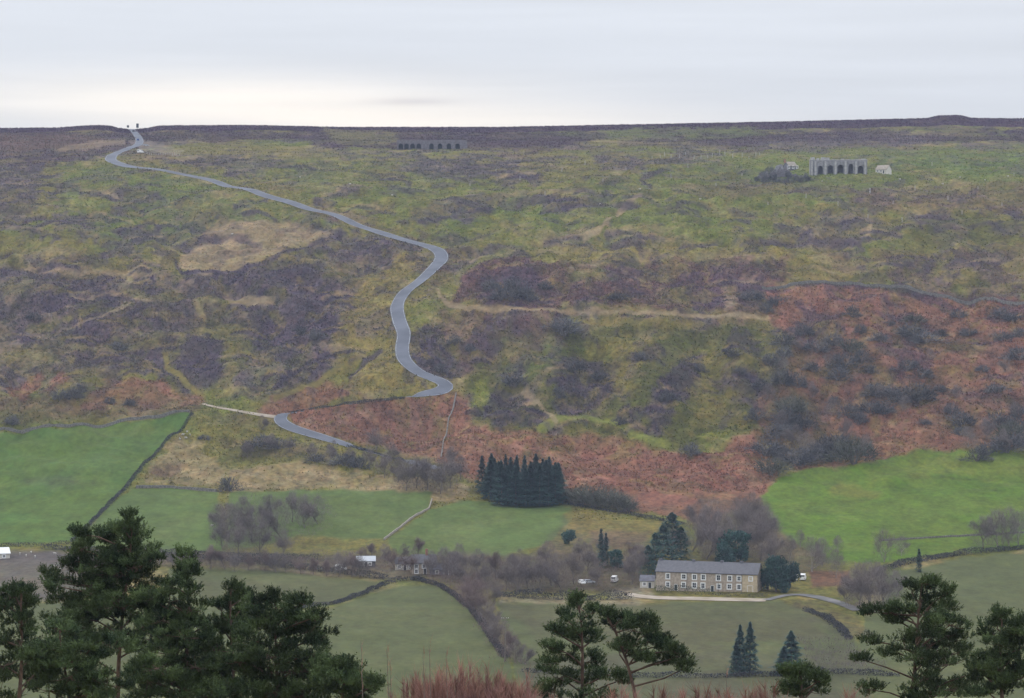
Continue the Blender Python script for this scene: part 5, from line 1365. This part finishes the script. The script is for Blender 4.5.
make_pine('pine_tree', 'broad dense pine with flat top right of the slender spiked pine', 134, 282,
          [(252, 606, 9, 6), (270, 604, 9, 6), (288, 606, 9, 6), (302, 602, 7, 6), (316, 614, 9, 8), (260, 618, 18, 10), (290, 620, 20, 11), (310, 632, 15, 12), (256, 640, 22, 13), (284, 645, 24, 14), (312, 652, 14, 10), (262, 668, 26, 15), (298, 672, 26, 15), (280, 692, 36, 13), (322, 684, 18, 12), (275, 625, 26, 14), (272, 655, 34, 14), (300, 690, 36, 14), (320, 640, 12, 10), (240, 660, 20, 16), (274, 600, 5, 5), (290, 672, 40, 14), (262, 692, 26, 12), (305, 694, 26, 12)], 6, dens=1.3, grow=1.08)
make_pine('pine_tree', 'young pine tapering down at the right end of the left pines', 130, 336,
          [(345, 662, 5, 7), (336, 668, 9, 8), (350, 676, 10, 7), (325, 680, 14, 10), (345, 690, 18, 9), (366, 684, 9, 7), (375, 680, 4, 5), (318, 668, 12, 9), (345, 676, 16, 10), (362, 694, 14, 8)], 7, dens=1.3, grow=1.1)
make_pine('pine_tree', 'pine with shaggy crown, left of the two central pines', 150, 588,
          [(577, 601, 6, 7), (580, 610, 12, 7), (592, 611, 6, 6), (563, 617, 10, 6), (575, 624, 14, 8), (556, 630, 8, 6), (570, 638, 18, 8), (552, 646, 10, 7), (590, 640, 10, 8), (567, 654, 15, 8), (548, 664, 8, 6), (588, 662, 12, 9), (558, 676, 16, 9), (586, 680, 18, 9), (608, 672, 15, 7), (550, 692, 16, 9), (590, 695, 22, 8), (622, 678, 10, 6)], 8, dens=1.25)
make_pine('pine_tree', 'umbrella-crowned pine with bare forked trunk, right of the central pair', 146, 646,
          [(606, 612, 7, 5), (624, 618, 9, 6), (640, 616, 11, 6), (615, 626, 9, 6), (632, 628, 14, 7), (650, 626, 9, 6), (645, 638, 14, 8), (628, 642, 11, 7), (661, 640, 10, 7), (655, 648, 16, 7), (672, 648, 8, 6), (678, 656, 11, 8), (662, 662, 11, 6), (684, 668, 7, 6), (620, 652, 8, 5), (640, 656, 9, 5)], 9, 0.5, 1.3)
make_pine('pine_tree', 'small pine just rising over the bottom edge, right of centre', 138, 802,
          [(786, 673, 9, 6), (803, 671, 5, 5), (798, 680, 14, 7), (816, 679, 10, 7), (822, 686, 8, 6), (790, 691, 12, 7), (808, 692, 18, 7)], 10, dens=1.4)
make_pine('pine_tree', 'large layered pine with leaning pale trunk at right', 150, 888,
          [(922, 583, 12, 5), (912, 590, 10, 6), (930, 590, 14, 6), (946, 593, 9, 5), (920, 600, 14, 6), (940, 604, 14, 6), (900, 606, 12, 6), (884, 610, 13, 6), (868, 613, 7, 4), (905, 616, 20, 7), (935, 616, 16, 7), (948, 624, 18, 8), (920, 630, 20, 8), (895, 622, 12, 5), (872, 642, 9, 6), (885, 650, 10, 5), (862, 662, 9, 4), (905, 642, 12, 6), (930, 646, 20, 10), (958, 642, 14, 10), (945, 662, 24, 12), (968, 668, 14, 12), (870, 690, 12, 7), (920, 676, 14, 9), (942, 688, 30, 12), (905, 694, 10, 6), (915, 655, 20, 10), (950, 654, 22, 12), (925, 690, 22, 14), (965, 690, 22, 12), (948, 636, 18, 8), (940, 612, 20, 8)], 11, 1.2, 1.15)
make_pine('pine_tree', 'pine cut off by the right edge of the picture', 140, 1006,
          [(1002, 614, 5, 5), (1000, 624, 9, 6), (988, 632, 8, 6), (1017, 620, 8, 6), (1012, 632, 12, 8), (998, 644, 14, 8), (1022, 646, 12, 9), (988, 658, 10, 7), (1008, 662, 20, 10), (985, 676, 12, 9), (1010, 682, 22, 11), (990, 694, 18, 9), (1030, 670, 12, 12), (1000, 670, 26, 12)], 12, dens=1.5)

# ------------------------------------------------------------------ birch scrub at the bottom edge
def make_birch(seed, n=1500, h=6.0, spread=1.1):
    rng = np.random.RandomState(seed); root = empty('birch_sapling')
    mb = MB(); P0 = []; P1 = []
    for k in range(7):
        a = rng.uniform(0, 6.28); r_ = rng.uniform(.1, spread)
        e = np.array([math.cos(a) * r_, math.sin(a) * r_, h * rng.uniform(.7, 1.0)]); b0 = np.array([e[0] * .15, e[1] * .15, -.3])
        mid = b0 * .5 + e * .5 + rng.normal(size=3) * .1
        mb.tube([b0, mid, e], [.045, .028, .008], 4)
        t = rng.uniform(.25, 1, n // 7)[:, None]
        c = b0 * (1 - t) + e * t
        d = rng.normal(size=(len(c), 3)) * .35 + np.array([math.cos(a) * .2, math.sin(a) * .2, 1.0]); d /= np.linalg.norm(d, axis=1)[:, None]
        P0.append(c); P1.append(c + d * rng.uniform(.35, .95, len(c))[:, None])
    mb.build('stem', M['bark'], root)
    p0 = np.concatenate(P0); p1 = np.concatenate(P1)
    obj('twigs', tri_mesh('twigs', sliver(p0, p1, .014, rng), M['birch']), root)
    return root
bp_ = [make_birch(s) for s in (61, 62, 63)]
def birches(spots, text, group, Y0, seed):
    rnd = random.Random(seed); items = []
    spots = [(u, v - 5, k) for (u, v, k) in spots]
    spots = spots + [(u + rnd.uniform(2, 7), v + rnd.uniform(3, 9), k) for (u, v, k) in spots]
    for (u, vt, k) in spots:
        Y = Y0 + rnd.uniform(-10, 10); a, b_ = ray(u, vt)
        x = a * Y; gz = float(H(x, Y)); h = b_ * Y - gz
        o = place(rnd.choice(bp_), (x, Y, gz), rnd.uniform(0, 6.28), (k, k, h / 6.4)); tag(o, 'x', 'sapling', group); items.append((u, o))
    rank_left(items, text)
birches([(398, 684, .8), (408, 678, .9), (418, 672, 1), (428, 666, 1), (437, 670, 1), (446, 664, 1.1), (455, 668, 1), (464, 660, 1), (473, 667, 1), (482, 664, 1.1), (491, 660, 1), (500, 668, 1), (509, 664, .9), (517, 672, 1), (526, 670, 1), (535, 680, 1), (424, 682, 1.1), (450, 682, 1.1), (478, 680, 1.1), (505, 682, 1.1), (388, 690, .8), (440, 690, 1.2), (465, 690, 1.2), (490, 690, 1.2), (515, 690, 1.2), (405, 692, 1.1)],
        'red-twigged birch sapling left of the central pines, {o}', 'red birch saplings left of the central pines', 136, 1)
birches([(604, 690, .9), (618, 688, .9), (632, 692, .9), (660, 686, 1), (672, 684, 1), (684, 688, .9), (697, 680, 1), (708, 684, 1), (720, 688, 1), (732, 684, 1), (744, 682, 1), (757, 685, 1), (768, 682, 1), (780, 690, .9), (835, 692, .8), (850, 690, .8)],
        'red-twigged birch sapling right of the central pines, {o}', 'red birch saplings right of the central pines', 136, 2)
items = []
for (u, vt, Y) in ((362, 640, 118), (388, 648, 120), (424, 652, 124), (430, 640, 126), (391, 662, 122), (727, 664, 126), (447, 652, 124)):
    a, b_ = ray(u, vt); x = a * Y; gz = float(H(x, Y)); h = b_ * Y - gz
    r = empty('sapling', (x, Y, gz)); tag(r, 'x', 'sapling', 'tall thin saplings')
    rng = np.random.RandomState(int(u))
    MB().tube([(0, 0, -.2), (.08, 0, h * .5), (-.05, 0, h)], [.035, .024, .006], 5).build('stem', M['bark'], r)
    t = rng.uniform(.5, 1, 40)[:, None]; c = np.array([0, 0, h]) * t; d = rng.normal(size=(40, 3)) * .25 + [0, 0, 1.0]
    obj('twigs', tri_mesh('twigs', sliver(c, c + d * rng.uniform(.2, .5, 40)[:, None], .008, rng), M['birch']), r)
    items.append((u, r))
rank_left(items, 'tall thin leafless sapling rising above the near scrub, {o}')

# unused prototypes are removed
for o in list(bpy.data.objects):
    if o.parent is None and o.type == 'EMPTY' and 'category' not in o and o.name not in _used:
        for ch in list(o.children): bpy.data.objects.remove(ch)
        bpy.data.objects.remove(o)

# ------------------------------------------------------------------ haze
HAZE_D = 0.000056
hb = MB().box((0, 2330, -14), (4300, 4900, 262)).build('haze', None if False else M['glass'])
hb.data.materials.clear()
hm = bpy.data.materials.new('haze_air'); hm.use_nodes = True
for n_ in list(hm.node_tree.nodes):
    if n_.type != 'OUTPUT_MATERIAL': hm.node_tree.nodes.remove(n_)
pv = hm.node_tree.nodes.new('ShaderNodeVolumePrincipled')
pv.inputs['Color'].default_value = (0.66, 0.77, 1.0, 1); pv.inputs['Density'].default_value = HAZE_D
hm.node_tree.links.new(pv.outputs[0], hm.node_tree.nodes['Material Output'].inputs['Volume'])
hb.data.materials.append(hm); tag(hb, kind='stuff')

# ------------------------------------------------------------------ sky and light
SUN_EL, SUN_AZ = R(26), R(-62)        # azimuth from +Y towards +X
w = bpy.data.worlds.new('World'); sc.world = w; w.use_nodes = True
nt = w.node_tree; N = nt.nodes; L = nt.links
bg = N['Background']; bg.inputs['Strength'].default_value = 0.1
sky = N.new('ShaderNodeTexSky'); sky.sky_type = 'NISHITA'; sky.sun_disc = False
sky.sun_elevation = SUN_EL; sky.sun_rotation = SUN_AZ
tc = N.new('ShaderNodeTexCoord'); sp = N.new('ShaderNodeSeparateXYZ'); L.new(tc.outputs['Generated'], sp.inputs[0])
def mth(op, x, y=None, clamp=False):
    m = N.new('ShaderNodeMath'); m.operation = op; m.use_clamp = clamp
    for k, z in enumerate((x, y)):
        if z is None: continue
        if isinstance(z, (int, float)): m.inputs[k].default_value = z
        else: L.new(z, m.inputs[k])
    return m.outputs[0]
zc = mth('MAXIMUM', sp.outputs['Z'], 0.0)
# overcast: brighter towards the zenith
up = mth('ADD', mth('MULTIPLY', zc, 1.75), 0.80)
cm = N.new('ShaderNodeMapping'); cm.inputs['Scale'].default_value = (6, 6, 110); L.new(tc.outputs['Generated'], cm.inputs['Vector'])
cn = N.new('ShaderNodeTexNoise'); cn.inputs['Scale'].default_value = 1.0; cn.inputs['Detail'].default_value = 5; L.new(cm.outputs[0], cn.inputs['Vector'])
cl = mth('ADD', mth('MULTIPLY', mth('SUBTRACT', cn.outputs['Fac'], 0.5), 0.24), 1.0)
# thin bright break in the cloud low over the hill
def gauss(x0, sx, z0, sz):
    a = mth('POWER', mth('MULTIPLY', mth('SUBTRACT', sp.outputs['X'], x0), 1 / sx), 2.0)
    a = mth('ADD', a, mth('POWER', mth('MULTIPLY', mth('SUBTRACT', sp.outputs['Z'], z0), 1 / sz), 2.0))
    return mth('POWER', 2.718, mth('MULTIPLY', a, -1.0))
brk = mth('ADD', gauss(-0.10, 0.105, 0.050, 0.0095), mth('MULTIPLY', gauss(-0.02, 0.10, 0.042, 0.006), 0.8))
streak = gauss(-0.035, 0.014, 0.0495, 0.0013)
front = mth('GREATER_THAN', sp.outputs['Y'], 0.0)
brk = mth('MULTIPLY', mth('MULTIPLY', brk, front), mth('ADD', mth('MULTIPLY', cn.outputs['Fac'], 0.9), 0.55))
def vscale(col, f):
    v_ = N.new('ShaderNodeVectorMath'); v_.operation = 'SCALE'
    if isinstance(col, tuple): v_.inputs[0].default_value = col
    else: L.new(col, v_.inputs[0])
    L.new(f, v_.inputs['Scale']); return v_.outputs[0]
def vadd(a, b_):
    v_ = N.new('ShaderNodeVectorMath'); v_.operation = 'ADD'; L.new(a, v_.inputs[0]); L.new(b_, v_.inputs[1]); return v_.outputs[0]
base = vscale((8.6, 8.95, 9.75), mth('MULTIPLY', up, cl))
glow = vscale((3.1, 2.2, .9), brk)
dark = vscale((-1.7, -1.7, -1.4), mth('MULTIPLY', streak, front))
mx = N.new('ShaderNodeMix'); mx.data_type = 'RGBA'; mx.inputs['Factor'].default_value = 0.12
tot = vadd(vadd(base, glow), dark)
L.new(tot, mx.inputs['A']); L.new(sky.outputs[0], mx.inputs['B'])
L.new(mx.outputs['Result'], bg.inputs['Color'])
sd = bpy.data.lights.new('sun', 'SUN'); sd.energy = 1.5; sd.angle = R(11); sd.color = (1, 0.96, 0.9)
so = bpy.data.objects.new('sun', sd); COL.objects.link(so)
dv = Vector((math.sin(SUN_AZ) * math.cos(SUN_EL), math.cos(SUN_AZ) * math.cos(SUN_EL), math.sin(SUN_EL)))
so.rotation_euler = dv.to_track_quat('Z', 'Y').to_euler()

# ------------------------------------------------------------------ render settings
sc.view_settings.view_transform = 'Standard'; sc.view_settings.look = 'None'
sc.view_settings.exposure = 0.0; sc.view_settings.gamma = 1.0; sc.view_settings.use_curve_mapping = False
sc.cycles.use_denoising = True
sc.cycles.max_bounces = 4; sc.cycles.diffuse_bounces = 2; sc.cycles.glossy_bounces = 1; sc.cycles.transmission_bounces = 2
sc.cycles.volume_bounces = 0; sc.cycles.transparent_max_bounces = 4
sc.cycles.use_adaptive_sampling = True
sc.render.resolution_x = 1024; sc.render.resolution_y = 698
